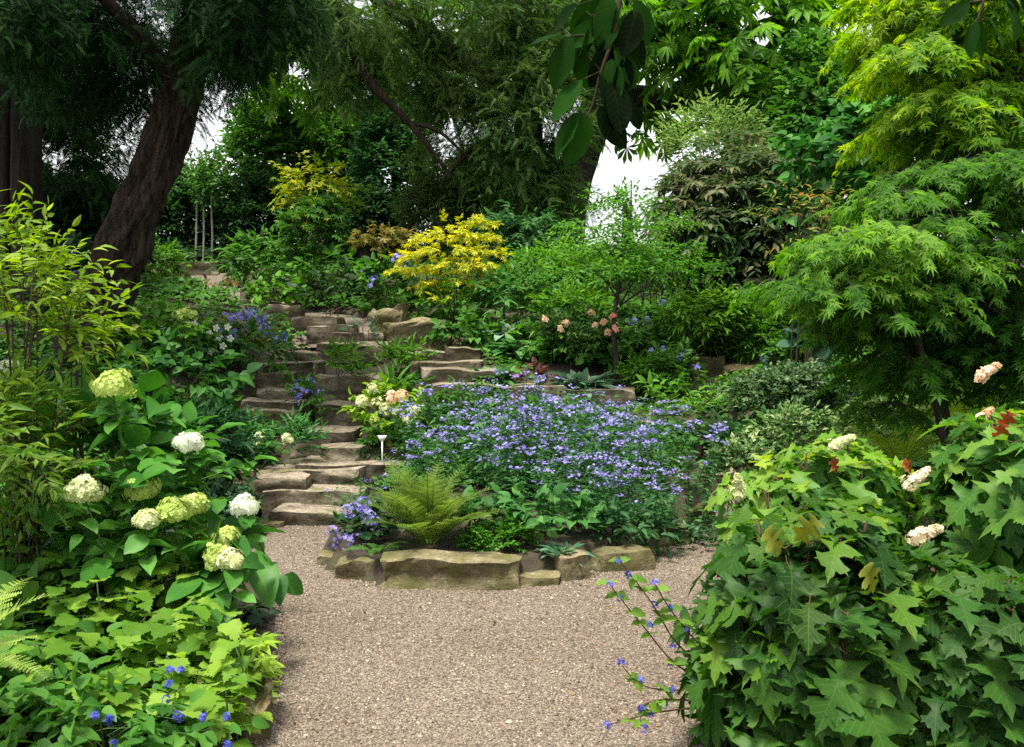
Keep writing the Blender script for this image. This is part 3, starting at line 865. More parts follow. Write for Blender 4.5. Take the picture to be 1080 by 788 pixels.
def shrub(name, label, cat, box, d, tm, size, cols, group=None, depth=None, lai=2.2, per=6, twig=None, shell=.5, lump=.28, gap=.25, up=.25, droop=.12,
          trans=.35, rough=.5, vein=0, nup=.9, jit=.4, stems=7, wood=None, woodmat=None, maxn=26000, loc=None, layers=0, svar=.3, spec=.14, patch=None, part='foliage', stem_r=None, outb=.3):
    x0, x1, y0, y1 = box
    seed = nseed(); r = RS(seed)
    c = P((x0 + x1) / 2, (y0 + y1) / 2, d)
    R = np.array([(x1 - x0) / 2 / FPX * d, 0, (y1 - y0) / 2 / FPX * d])
    R[1] = depth if depth else min(R[0], max(R[2] * .9, R[0] * .55))
    twig = twig or size * 2.2
    Rc = np.maximum(R - twig * .55, R * .35)
    base = np.array([c[0], c[1], float(terr(c[0], c[1]))]) if loc is None else np.array(loc)
    root = thing(name, label, cat, base, group)
    area = 4 * math.pi * ((Rc[0] * Rc[1]) ** 1.6 / 3 + (Rc[0] * Rc[2]) ** 1.6 / 3 + (Rc[1] * Rc[2]) ** 1.6 / 3) ** (1 / 1.6)
    nl = int(min(maxn, lai * area / (size * size * TAREA.get(tm, .4))))
    ntw = max(10, nl // per)
    gl, gw = Geo(), Geo()
    b, dr = crown_twigs(c, Rc, ntw, r, shell, lump, gap, up, seed)
    if layers:
        # gather twigs in flat tiers
        zr = (b[:, 2] - c[2]) / Rc[2]
        q = (np.floor((zr + 1.2) / 2.4 * layers) + .5) / layers * 2.4 - 1.2
        tilt = .12 * np.hypot(b[:, 0] - c[0], b[:, 1] - c[1])
        b[:, 2] = c[2] + (q * .82 + zr * .18) * Rc[2] - tilt + .1 * vnoise(b[:, :2].repeat(2, 1)[:, :3], seed, 3) * Rc[2]
        dr[:, 2] *= .15
        dr = unit(dr)
    dr = unit(dr + r.normal(size=dr.shape) * .45 + np.array([0, 0, outb]) * (0 if layers else 1))
    lo = b[:, 2] > terr(b[:, 0], b[:, 1]) + .02
    b, dr = b[lo], dr[lo]
    leaf_twigs(gl, gw, b, dr, per, twig, tm, size, r, nup=nup, jit=jit, droop=droop, wood=(wood or 0), svar=svar)
    if stems:
        sr = stem_r or max(.006, .02 * R[2])
        k = r.choice(len(b), min(stems, len(b)), replace=False)
        for i in k:
            s0 = base + np.array([r.normal() * R[0] * .12, r.normal() * R[1] * .12, -.03])
            tp = b[i]
            mid = s0 * .5 + tp * .5 + np.array([(s0[0] - tp[0]) * .2, (s0[1] - tp[1]) * .2, .12 * R[2]])
            tube(gw, [s0, mid, tp], [sr, sr * .7, sr * .3], 5, sub=3)
    gl.build(part, leafmat(cols, trans, rough, vein, patch or 1.6 / max(.3, R.mean()), spec), root)
    if gw.n:
        gw.build('branches' if stems else 'twigs', woodmat or WOOD, root)
    root['_c'] = list(c); root['_R'] = list(R)
    return root, c, R, r

def flower_cluster(g, c, rad_, n, fl, size, r, dome=.5, up=.4):
    d = sph(n, r, dome)
    p = np.asarray(c) + d * rad_ * r.uniform(.8, 1.0, (n, 1))
    scatter(g, fl, p, unit(np.cross(d, r.normal(size=(n, 3)))), d + r.normal(size=(n, 3)) * .3 + np.array([0, 0, up]), size * r.uniform(.75, 1.2, n))

FLM = {}
def flmat(cols):
    k = tuple(cols)
    if k not in FLM: FLM[k] = leafmat(cols, .3, .6, 0, 6.0, .2)
    return FLM[k]

def rnd_on(c, R, r, front=.2, up=.3):
    while True:
        d = sph(1, r, up)[0]
        if d[1] < front and d[2] > -.1: return np.asarray(c) + d * R
# ------------------------------------------------------------------ trees
def tree(name, label, limbs, barkm, group=None):
    base = limbs[0][0][0]
    root = thing(name, label, 'tree', base, group)
    return root

def limb_part(root, name, pts, rr, mat, sides=12, flute=0, seed=0, sub=6):
    g = Geo()
    tube(g, pts, rr, sides, flute, seed, sub)
    return g.build(name, mat, root, smooth=True)

def pad_crown(blobs, tm, size, lai, per, r, seed, twig=None, gap=.3, lump=.3, shell=.35, nup=.9, jit=.4, droop=.2, up=.1, maxn=40000, wood=0, gw=None, outb=0.1):
    gl = Geo()
    for i, (c, R) in enumerate(blobs):
        c, R = np.asarray(c, float), np.asarray(R, float)
        tw = twig or size * 2.5
        area = 4 * math.pi * ((R[0] * R[1]) ** 1.6 / 3 + (R[0] * R[2]) ** 1.6 / 3 + (R[1] * R[2]) ** 1.6 / 3) ** (1 / 1.6)
        nl = int(min(maxn, lai * area / (size * size * TAREA.get(tm, .4))))
        b, dr = crown_twigs(c, R, max(8, nl // per), r, shell, lump, gap, up, seed + i * 3)
        dr = unit(dr + r.normal(size=dr.shape) * .5 + np.array([0, 0, outb]))
        leaf_twigs(gl, gw, b, dr, per, tw, tm, size, r, nup=nup, jit=jit, droop=droop, wood=wood)
    return gl

def pb_(x0, x1, y0, y1, d, dp=None):
    c = P((x0 + x1) / 2, (y0 + y1) / 2, d)
    rx, rz = (x1 - x0) / 2 / FPX * d, (y1 - y0) / 2 / FPX * d
    return (c, (rx, dp if dp else min(rx, rz) * .9 + .1, rz))
def gz(p):
    return np.array([p[0], p[1], float(terr(p[0], p[1])) - .1])

# leaning yew at the left
r = RS(51)
D = 9.5
yb = gz(P(92, 360, D))
root = thing('yew_tree', 'leaning dark yew with a reddish shaggy fluted trunk beside the steps', 'tree', yb)
limb_part(root, 'trunk', [yb, P(105, 318, D), P(129, 262, D), P(155, 200, D), P(178, 130, D), P(203, 60, D), P(222, -10, D), P(236, -120, D + .2), P(246, -260, D + .4)],
          [.31, .235, .21, .195, .182, .17, .16, .15, .10], YEWBARK, 96, .30, 3, 10)
gb = Geo()
for (a, b_, c_) in [((190, 90, D), (140, 30, D - .4), (80, -30, D - .9)), ((203, 60, D), (262, 10, D - .4), (320, -20, D - .8)), ((215, 20, D), (190, -60, D - .8), (120, -120, D - 1.5))]:
    tube(gb, [P(*a), P(*b_), P(*c_)], [.10, .07, .03], 8, sub=5)
gb.build('branches', YEWBARK, root, smooth=True)
blobs = [pb_(0, 130, -40, 70, 9.0, .8), pb_(90, 250, -60, 60, 9.6, .8), pb_(190, 330, -60, 50, 9.0, .8), pb_(130, 215, 30, 130, 9.9, .5), pb_(60, 160, 10, 110, 10.2, .6),
         pb_(20, 110, 20, 110, 10.4, .6), pb_(215, 280, 0, 70, 9.9, .4), pb_(205, 262, 10, 90, 9.0, .3), pb_(240, 330, -30, 40, 8.9, .4), pb_(-60, 60, -60, 60, 8.6, .8), pb_(-80, 330, -160, -40, 9.6, 1.2)]
gl = pad_crown(blobs, 'needle', .115, 1.6, 4, r, 511, twig=.22, gap=.5, nup=.8, jit=.5, droop=.4, up=-.1, maxn=9000, outb=-.25)
gl.build('crown', leafmat(C_YEW, .2, .65, 0, .8, .08), root)

# two dark trunks far left with their crowns
for k, (xa, xb, wpx, lb, sd) in enumerate([(6, 4, 22, 'dark straight tree trunk cut by the left picture edge', 61), (28, 34, 34, 'dark straight tree trunk behind the golden shrub, right of the edge trunk', 62)]):
    d = 12.0
    b0 = gz(P(xa, 300, d))
    root = thing('conifer_tree', lb, 'tree', b0, 'dark trunks at the far left')
    limb_part(root, 'trunk', [b0, P(xa, 220, d), P((xa + xb) / 2, 100, d), P(xb, 0, d), P(xb, -200, d)], [wpx * .55 * d / FPX, wpx * .45 * d / FPX, wpx * .4 * d / FPX, wpx * .36 * d / FPX, .06], DARKBARK, 24, .2, sd, 8)
    r = RS(sd)
    bl = [pb_(xa - 60, xa + 70, -90, 40, 11.6, .7), pb_(xa + 10, xa + 100, 40, 130, 12.8, .6), pb_(xa - 70, xa + 20, 30, 120, 12.6, .6), pb_(xa + 20, xa + 110, 110, 190, 13.2, .5)]
    gl = pad_crown(bl, 'needle', .15, 1.5, 4, r, sd, twig=.32, gap=.5, droop=.5, up=0, maxn=4500)
    gl.build('crown', leafmat(C_YEW, .2, .65, 0, .8, .08), root)

# big drooping yew in the middle
r = RS(71)
D = 16.2
b0 = gz(P(560, 262, D))
root = thing('yew_tree', 'broad feathery yew drooping grey-green sprays behind the yellow maple', 'tree', b0)
limb_part(root, 'trunk', [b0, P(562, 200, D), P(556, 120, D), P(548, 40, D), P(540, -80, D), P(530, -220, D)], [.30, .24, .21, .19, .16, .06], YEWBARK, 30, .22, 9, 8)
gb = Geo()
tube(gb, [P(345, -40, D - 1.2), P(360, 30, D - 1.2), P(392, 88, D - 1.2), P(432, 130, D - 1.1), P(470, 178, D - 1)], [.10, .085, .07, .05, .025], 8, sub=5)
tube(gb, [P(432, 130, D - 1.1), P(462, 138, D - 1.1), P(492, 165, D - 1)], [.035, .03, .012], 6, sub=4)
tube(gb, [P(556, 120, D), P(500, 70, D - .6), P(430, 20, D - 1), P(345, -40, D - 1.2)], [.18, .14, .12, .10], 8, sub=5)
tube(gb, [P(552, 90, D), P(600, 40, D - .6), P(640, 0, D - 1)], [.12, .09, .03], 8, sub=5)
tube(gb, [P(558, 150, D), P(510, 150, D - .6), P(465, 190, D - 1)], [.10, .06, .02], 8, sub=5)
gb.build('branches', YEWBARK, root, smooth=True)
bl = [pb_(320, 450, -60, 60, 15.1, .8), pb_(430, 560, -60, 50, 15.3, .8), pb_(350, 480, 20, 105, 15.5, .6), pb_(450, 560, 20, 130, 15.7, .7), pb_(430, 540, 90, 175, 15.9, .5), pb_(530, 640, -40, 80, 15.9, .7), pb_(500, 610, 60, 190, 15.2, .5), pb_(520, 600, 0, 110, 15.3, .4), pb_(530, 610, 150, 250, 15.5, .4),
      pb_(490, 590, 140, 235, 15.7, .5), pb_(545, 620, 150, 240, 16.1, .5), pb_(335, 400, 30, 90, 15.7, .4), pb_(570, 625, 60, 150, 16.1, .4)]
gl = pad_crown(bl, 'needle', .18, 1.7, 4, r, 711, twig=.30, gap=.55, nup=.8, jit=.5, droop=.45, up=0, maxn=9000, outb=-.2)
gl.build('crown', leafmat([(.035, .085, .016), (.07, .145, .03), (.13, .22, .05)], .3, .5, 0, .6), root)

# horse chestnut behind
r = RS(81)
D = 18.5
b0 = gz(P(592, 275, D))
root = thing('chestnut_tree', 'tall horse chestnut with a leaning trunk and one heavy horizontal limb', 'tree', b0)
limb_part(root, 'trunk', [b0, P(600, 215, D), P(614, 160, D), P(632, 110, D), P(650, 60, D), P(672, -20, D), P(690, -160, D)], [.40, .34, .31, .30, .27, .24, .1], GREYBARK, 28, .12, 4, 8)
gb = Geo()
tube(gb, [P(628, 118, D), P(660, 103, D), P(700, 105, D - .3), P(742, 106, D - .8), P(800, 118, D - 1.4), P(850, 140, D - 2)], [.25, .21, .19, .17, .11, .04], 12, .1, 3, 6)
tube(gb, [P(742, 106, D - .8), P(790, 70, D - 1.2), P(840, 20, D - 1.5)], [.13, .09, .03], 8, sub=5)
tube(gb, [P(645, 70, D), P(560, 20, D - .5), P(460, -30, D - 1)], [.18, .13, .06], 8, sub=5)
tube(gb, [P(640, 90, D), P(520, 60, D + 1), P(400, 40, D + 1), P(300, 30, D + 1)], [.18, .13, .1, .05], 8, sub=5)
tube(gb, [P(660, 40, D), P(740, 0, D - 1), P(830, -60, D - 2)], [.18, .13, .05], 8, sub=5)
gb.build('limbs', GREYBARK, root, smooth=True)
bl = [pb_(650, 800, -40, 75, 17, 1.0), pb_(730, 875, -20, 95, 16.5, 1.0), pb_(780, 880, 60, 150, 16.8, .8), pb_(820, 930, -50, 70, 17.2, .8), pb_(690, 800, 40, 100, 17.2, .7), pb_(590, 700, -60, 60, 17.8, .9), pb_(500, 620, -60, 60, 18.5, .9),
      pb_(255, 350, 30, 105, 19.5, .8), pb_(290, 420, -30, 70, 19.2, 1.0), pb_(380, 520, -20, 110, 19.6, .9), pb_(220, 330, -50, 60, 19.0, .8), pb_(350, 470, 60, 120, 20, .7), pb_(640, 720, 70, 150, 18.8, .4),
      pb_(740, 830, 90, 150, 18.2, .6)]
gl = pad_crown(bl, 'chestnut', .26, 1.5, 3, r, 811, twig=.4, gap=.35, nup=.9, jit=.35, droop=.35, up=.1, maxn=2600)
gl.build('crown', leafmat([(.05, .145, .011), (.10, .25, .02), (.17, .36, .035)], .48, .45, 0, .35), root)

# far trees closing the garden
far = [
    ('round bright green tree far behind the golden maple', (238, 345, 105, 235), 21, 'small', .13, C_MID, .2),
    ('dense dark glossy evergreen behind the olive shrub', (366, 462, 122, 250), 19, 'small', .13, [(.01, .045, .012), (.025, .085, .02), (.06, .16, .04)], .25),
    ('dark green tree closing the view behind the leaning trunk', (130, 262, 182, 285), 22, 'small', .13, C_DARK, .2),
    ('broad tree with dull green leaves behind the chestnut trunk', (500, 600, 150, 275), 22, 'small', .14, C_DARK, .1),
    ('dark tree at the back of the right bank', (790, 960, 60, 250), 15, 'ovate', .11, C_MID, .15),
    ('dark evergreen standing behind the two straight trunks', (-60, 130, 130, 320), 15.5, 'small', .10, C_DARK, .25),
    ('tall dark tree behind the golden maple at the right edge', (930, 1140, -60, 200), 13.5, 'small', .10, C_MID, .1),
    ('small tree filling the gap between olive shrub and yew', (455, 540, 165, 265), 20, 'small', .12, C_DARK, .25),
    ('pale green tree in the bright gap right of the chestnut trunk', (628, 690, 195, 290), 20, 'small', .10, C_BRIGHT, .85),
    ('dark shrubby tree right of the birch stems', (232, 332, 190, 280), 19.6, 'small', .11, C_DARK, .1),
    ('dull green tree seen between the golden maple and the glossy evergreen', (316, 398, 95, 265), 23, 'small', .14, C_MID, .15),
    ('low dark holly at the crest behind the orange maple', (330, 430, 200, 270), 18, 'small', .10, C_DARK, .1),
    ('dark bushy tree far left behind the trunks', (20, 150, 180, 320), 14.0, 'small', .09, C_DARK, .2),
]
for lb, box, d, tm, size, cols, gap in far:
    rt_, c, R, r = shrub('broadleaf_tree', lb, 'tree', box, d, tm, size, cols, 'trees at the back of the garden', gap=gap, lai=4.2 if gap < .5 else .28, maxn=60000, part='crown', stems=0, lump=.35, shell=.3)
    b0 = Vector(rt_.location)
    limb_part(rt_, 'trunk', [b0 - Vector((0, 0, .1)), (c[0] + .1, c[1], (b0.z + c[2]) / 2), tuple(c + np.array([0, 0, R[2] * .6]))], [.16, .13, .04], GREYBARK, 10, .08, nseed(), 5)
for k, (xa, lb) in enumerate([(206, 'leftmost pale thin birch stem behind the top step'), (214, 'middle pale thin birch stem behind the top step'), (223, 'rightmost pale thin birch stem behind the top step'), (160, 'pale thin stem between the leaning trunk and the birches')]):
    b0 = gz(P(xa, 282, 19.2))
    rt_ = thing('birch_sapling', lb, 'tree', b0, 'pale stems behind the top step')
    limb_part(rt_, 'trunk', [b0, P(xa + 1, 250, 19.2), P(xa + 2 - k, 200, 19.2), P(xa + 4, 160, 19.3)], [.024, .021, .018, .010], PALEBARK, 8, .05, k, 4)
    r = RS(300 + k)
    gl = pad_crown([pb_(xa - 14, xa + 16, 165, 215, 19.3, .3)], 'small', .09, .7, 5, r, 300 + k, gap=.5)
    gl.build('crown', leafmat(C_MID, .35, .5), rt_)

# ------------------------------------------------------------------ mid-distance shrubs
S = shrub
S('olive_shrub', 'rounded grey-olive shrub clipped like a dome under the yew', 'shrub', (412, 505, 186, 258), 16, 'narrow', .10, C_OLIVE, lai=2.4, lump=.12, gap=.1)
S('golden_maple', 'green japanese maple whose upper shoots turn gold', 'maple', (296, 368, 196, 276), 15, 'palm5', .085, C_MID, 'ornamental maples of the middle ground', layers=7, lai=2.0, per=5, gap=.15)
S('golden_maple', 'gold-tipped upper shoots of a maple rising over its green skirt', 'maple', (286, 374, 164, 232), 15.2, 'palm5', .085, [(.09, .17, .012), (.20, .29, .02), (.42, .38, .05)], 'ornamental maples of the middle ground', layers=5, lai=1.5, per=5, gap=.45, lump=.5, twig=.4)
S('yellow_maple', 'bright yellow japanese maple glowing in front of the yew', 'maple', (420, 532, 238, 318), 12.6, 'palm5', .06, C_GOLD, 'ornamental maples of the middle ground', layers=5, lai=.95, per=5, gap=.4, lump=.5, up=.3, depth=.6, stems=5)
S('yellow_maple', 'upper yellow plume of maple shoots against the dark yew', 'maple', (478, 530, 226, 268), 12.8, 'palm5', .06, C_GOLD, 'ornamental maples of the middle ground', layers=3, lai=1.2, per=5, gap=.3, lump=.4, stems=3)
S('orange_maple', 'low orange-brown maple left of the yellow one', 'maple', (364, 438, 234, 272), 14, 'palm5', .075, [(.06, .09, .015), (.14, .15, .03), (.30, .21, .06)], 'ornamental maples of the middle ground', layers=3, lai=1.6, per=5, gap=.2)
S('euphorbia', 'dark green whorled shrub right of the yellow maple', 'shrub', (498, 606, 205, 290), 14.5, 'lance', .13, [(.012, .05, .014), (.03, .10, .025), (.07, .18, .05)], lai=2.2, layers=5)
S('rhododendron', 'large domed rhododendron with brown-tinged layered leaves', 'shrub', (684, 862, 138, 335), 11.8, 'lance', .12, [(.018, .055, .012), (.05, .095, .028), (.17, .155, .08)], lai=4.5, per=7, lump=.16, gap=.12, shell=.35, patch=1.1, layers=9, nup=1.2, droop=.35, maxn=40000)
S('pale_shrub', 'pale feathery green shrub behind the rhododendron top', 'shrub', (694, 806, 112, 200), 13.2, 'narrow', .10, [(.08, .16, .04), (.15, .26, .06), (.26, .36, .11)], lai=1.5, per=8, twig=.35, lump=.35, gap=.3, up=.4, outb=.7)
S('hazel_shrub', 'green broad-leaved shrub right of the rhododendron', 'shrub', (826, 948, 98, 250), 10.2, 'broad', .12, [(.012, .055, .012), (.03, .12, .02), (.075, .22, .04)], lai=2.0, layers=8, per=5)
S('hazel_shrub', 'lighter upper shoots of broad leaves under the golden maple', 'shrub', (900, 1000, 80, 150), 9.8, 'broad', .10, [(.03, .12, .02), (.07, .22, .035), (.14, .32, .06)], lai=1.3, layers=4, per=5, gap=.35)
S('orange_shoot_shrub', 'wispy shrub with orange young shoots before the rhododendron', 'shrub', (790, 905, 190, 268), 9.2, 'lance', .07, [(.05, .13, .02), (.12, .19, .03), (.46, .22, .07)], lai=.5, per=7, twig=.32, gap=.5, lump=.5, shell=.2, wood=.002, stems=8)
S('airy_shrub', 'light green airy shrub in front of the bright gap', 'shrub', (625, 735, 205, 275), 12.2, 'small', .06, C_BRIGHT, lai=.3, per=8, gap=.45, lump=.5, shell=.2, twig=.35)

# thin tiered tree in the middle
r = RS(91)
D = 10.4
b0 = gz(P(650, 425, D))
root = thing('slender_tree', 'slender young tree with light green tiers above the asters', 'tree', b0)
limb_part(root, 'trunk', [b0, P(650, 380, D), P(647, 340, D), P(655, 290, D), P(664, 240, D), P(666, 190, D)], [.035, .028, .024, .02, .014, .005], GREYBARK, 8, .05, 2, 5)
gb = Geo()
bl = []
for (px, py, wx, hh, dd) in [(660, 212, 36, 9, 0), (690, 236, 42, 9, .2), (625, 240, 40, 9, -.2), (645, 260, 52, 10, -.4), (706, 266, 40, 9, .1), (592, 268, 40, 10, 0), (684, 282, 50, 10, -.3), (626, 286, 52, 10, -.4), (728, 284, 32, 9, .2)]:
    c = P(px, py, D + dd)
    bl.append((c, (wx / FPX * D, .36, hh / FPX * D * .8)))
    z0 = 195 + (py - 195) * .75 + 40
    t0 = P(655, min(345, z0 + 20), D)
    tube(gb, [t0, (t0 + c) / 2 + np.array([0, 0, .06]), c], [.012, .009, .003], 5, sub=3)
gb.build('branches', GREYBARK, root)
gl = pad_crown(bl, 'small', .05, .36, 6, r, 911, twig=.2, gap=.5, lump=.35, nup=1.2, droop=.25, maxn=2200)
gl.build('crown', leafmat([(.03, .10, .012), (.06, .18, .02), (.12, .28, .035)], .4, .5), root)

# ------------------------------------------------------------------ low planting of the middle ground
low = [
    # name, label, box, depth, template, size, colours, extra
    ('leafy_clump', 'leafy green clump right of the top steps', (228, 330, 246, 304), 15.5, 'lance', .14, C_MID, {}),
    ('leafy_clump', 'dark broad-leaved clump below the golden maple', (300, 392, 262, 318), 14.6, 'ovate', .14, C_MID, {}),
    ('leafy_clump', 'bright green clump left of the top steps', (140, 196, 252, 304), 15.0, 'lance', .10, C_BRIGHT, {}),
    ('leafy_clump', 'lime leafed clump above the level path', (258, 330, 296, 324), 13.8, 'ovate', .10, C_BRIGHT, {}),
    ('hosta', 'dark narrow-leaved hosta clump hanging over the level path', (312, 388, 290, 336), 13.0, 'lance', .17, C_DARK, {'nup': 1.1}),
    ('leafy_clump', 'mixed green clump behind the upright boulder', (376, 450, 272, 332), 13.3, 'ovate', .12, C_MID, {}),
    ('leafy_clump', 'green perennial clump under the yellow maple', (438, 520, 296, 344), 12.4, 'ovate', .10, C_BRIGHT, {}),
    ('blue_gray_sedge', 'small grey-green tuft at the foot of the upright boulder', (368, 402, 334, 356), 11.7, 'lance', .08, C_BLUEG, {}),
    ('leafy_clump', 'dark glossy clump right of the wide low boulder', (452, 520, 326, 376), 11.5, 'ovate', .10, C_MID, {}),
    ('leafy_clump', 'whorled green clump above the hostas', (500, 590, 280, 344), 12.2, 'lance', .13, [(.02, .08, .02), (.05, .15, .03), (.10, .24, .06)], {}),
    ('leafy_clump', 'fresh green clump between the hostas and the pink azalea', (556, 622, 344, 386), 11.9, 'lance', .11, C_BRIGHT, {}),
    ('leafy_clump', 'green leafy clump behind the fresh hosta', (498, 566, 334, 372), 11.8, 'ovate', .09, C_BRIGHT, {}),
    ('leafy_clump', 'light green clump at the right of the thin trunk', (652, 716, 372, 414), 10.3, 'small', .06, C_BRIGHT, {}),
    ('leafy_clump', 'mid green clump on the slope right of the yellow maple', (520, 640, 262, 322), 12.9, 'lance', .11, C_BRIGHT, {}),
    ('leafy_clump', 'mid green bank of leaves behind the ledge and the margined hosta', (556, 722, 346, 394), 11.0, 'ovate', .09, C_MID, {'lai': 2.4}),
    ('fern_clump', 'feathery light green clump under the slender tree', (560, 650, 300, 362), 11.6, 'narrow', .11, C_BRIGHT, {}),
    ('leafy_clump', 'shaded clump below the rhododendron', (660, 742, 318, 378), 11.2, 'ovate', .09, C_MID, {}),
    ('leafy_clump', 'bright fresh green clump right of the slender tree', (690, 800, 302, 358), 10.8, 'lance', .085, [(.05, .14, .012), (.10, .24, .02), (.17, .34, .04)], {}),
    ('leafy_clump', 'fine bright green mound behind the gold boulder', (740, 856, 320, 386), 11.0, 'narrow', .09, [(.03, .10, .015), (.06, .17, .02), (.11, .26, .04)], {}),
    ('leafy_clump', 'dark low mound right of the gold boulder', (800, 920, 345, 410), 10.0, 'small', .06, C_MID, {}),
    ('bluish_hosta', 'big blue-green hosta at the edge of the japanese maple', (836, 912, 335, 384), 9.6, 'broad', .17, C_BLUEG, {'lai': 1.2}),
    ('variegated_shrub', 'dense dark variegated groundcover below the gold boulder', (770, 908, 384, 440), 9.0, 'small', .05, [(.02, .06, .02), (.05, .12, .04), (.22, .28, .14)], {'lai': 2.6}),
    ('variegated_shrub', 'cream-edged shrub right of the strap-leaved plant', (784, 892, 426, 482), 7.9, 'small', .055, C_VARIEG, {'lai': 2.0}),
    ('variegated_shrub', 'small pale variegated bush above the creamy panicle', (742, 822, 462, 508), 7.4, 'small', .05, C_VARIEG, {'lai': 2.0}),
    ('variegated_shrub', 'pale cream-flecked bush under the japanese maple', (870, 985, 420, 480), 7.0, 'small', .05, [(.05, .11, .02), (.12, .22, .05), (.35, .42, .18)], {'lai': 2.0}),
    ('leafy_clump', 'broad fresh green clump behind the asters', (668, 744, 400, 448), 9.3, 'lance', .13, C_BRIGHT, {'outb': .8}),
    ('leafy_clump', 'feathery green clump at the left of the gold boulder', (664, 742, 366, 420), 10.2, 'lance', .08, C_MID, {}),
    ('fern_clump', 'feathery green fern on the middle steps', (328, 384, 364, 406), 10.0, 'narrow', .10, C_BRIGHT, {'outb': .7, 'lai': 3.0}),
    ('leafy_clump', 'fresh narrow-leaved clump filling the fork between the two flights', (398, 466, 362, 398), 10.5, 'narrow', .10, C_BRIGHT, {'outb': .7, 'lai': 2.6}),
    ('leafy_clump', 'low green clump right of the hart\'s tongue', (392, 452, 394, 424), 9.7, 'lance', .09, C_MID, {}),
    ('leafy_clump', 'trailing green plant on the steps with violet flowers', (302, 348, 398, 450), 9.25, 'narrow', .09, C_MID, {'gap': .5}),
    ('leafy_clump', 'bright needle-leaved clump left of the landing stone', (242, 338, 440, 494), 8.3, 'narrow', .085, [(.02, .09, .02), (.045, .16, .035), (.09, .24, .06)], {'outb': .8}),
    ('leafy_clump', 'dark green clump under the cream hydrangea', (372, 450, 448, 484), 8.55, 'ovate', .06, C_MID, {}),
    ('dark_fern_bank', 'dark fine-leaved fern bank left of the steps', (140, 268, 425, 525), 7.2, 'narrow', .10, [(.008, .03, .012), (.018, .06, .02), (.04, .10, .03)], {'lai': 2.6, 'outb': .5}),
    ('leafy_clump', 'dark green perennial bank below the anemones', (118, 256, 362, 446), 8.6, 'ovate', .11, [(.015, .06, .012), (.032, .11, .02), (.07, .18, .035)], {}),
    ('leafy_clump', 'clump of pointed leaves at the steps below violet flowers', (222, 310, 334, 400), 10.3, 'lance', .12, C_MID, {'droop': .3}),
    ('leafy_clump', 'pale green shrub in front of the leaning trunk', (115, 222, 322, 378), 9.4, 'ovate', .09, C_BRIGHT, {}),
    ('bronze_clump', 'bronze-leaved low shrub beside the upper steps', (206, 248, 292, 312), 14.8, 'small', .10, [(.05, .05, .015), (.11, .09, .03), (.20, .13, .05)], {}),
    ('bronze_clump', 'olive-bronze shrub right of the white anemones', (232, 290, 330, 364), 11.2, 'small', .07, [(.05, .07, .015), (.11, .13, .025), (.20, .20, .05)], {'gap': .4}),
    ('heuchera', 'low purple-brown heuchera beside the hostas', (540, 584, 385, 412), 10.0, 'kiri', .06, [(.04, .022, .016), (.09, .04, .03), (.14, .07, .05)], {'stems': 0}),
    ('leafy_clump', 'green clump in front of the ledge beside the steps', (450, 530, 404, 440), 9.5, 'lance', .08, C_MID, {}),
    ('leafy_clump', 'leafy ground layer at the back of the yew', (560, 690, 262, 312), 13.6, 'ovate', .10, C_BRIGHT, {}),
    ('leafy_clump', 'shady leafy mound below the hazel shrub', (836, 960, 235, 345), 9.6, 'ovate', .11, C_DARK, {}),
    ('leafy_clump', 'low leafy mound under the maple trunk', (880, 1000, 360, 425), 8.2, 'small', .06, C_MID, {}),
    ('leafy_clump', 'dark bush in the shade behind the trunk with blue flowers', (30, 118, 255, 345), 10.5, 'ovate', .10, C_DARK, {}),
    ('leafy_clump', 'small plant spilling over the third step end', (196, 268, 505, 560), 7.0, 'small', .06, [(.02, .06, .03), (.05, .11, .05), (.10, .17, .09)], {}),
    ('leafy_clump', 'low green fringe above the lowest right stones', (770, 850, 500, 548), 6.6, 'ovate', .06, C_MID, {}),
]
LOW = {}
for (nm, lb, box, d, tm, size, cols, kw) in low:
    a = dict(lai=2.0, per=6, gap=.25, stems=5, lump=.3)
    a.update(kw)
    LOW[lb] = shrub(nm, lb, 'fern' if 'fern' in nm else ('hosta' if 'hosta' in nm else 'shrub' if 'shrub' in nm else 'plant'), box, d, tm, size, cols, 'low plants of the rock garden', **a)

def blooms(label, n, fl, size, cols, per=8, rad_=.04, name='blossoms'):
    rt_, c, R, r = LOW[label]
    g = Geo()
    for i in range(n):
        p = rnd_on(c, R * .88, r)
        flower_cluster(g, p, rad_, per, fl, size, r)
    g.build(name, flmat(cols), rt_)
blooms('clump of pointed leaves at the steps below violet flowers', 10, 'aster', .025, C_BLUE, 8, .07)
blooms('olive-bronze shrub right of the white anemones', 12, 'aster', .03, C_BLUE, 8, .10)
blooms('trailing green plant on the steps with violet flowers', 8, 'aster', .022, C_BLUE, 7, .04)
blooms('bright needle-leaved clump left of the landing stone', 4, 'petal4', .022, C_CREAM, 14, .045)
blooms('pale green shrub in front of the leaning trunk', 6, 'petal4', .03, C_LIMEFL, 16, .06)
blooms('mixed green clump behind the upright boulder', 9, 'aster', .035, C_BLUE, 8, .10)
blooms('shaded clump below the rhododendron', 6, 'aster', .03, C_BLUE, 9, .06)
blooms('dark low mound right of the gold boulder', 5, 'aster', .03, C_BLUE, 9, .07)
blooms('dark bush in the shade behind the trunk with blue flowers', 5, 'aster', .04, [(.06, .05, .30), (.12, .10, .45), (.2, .18, .55)], 9, .07)
blooms('feathery green clump at the left of the gold boulder', 5, 'aster', .022, C_BLUE, 6, .05)
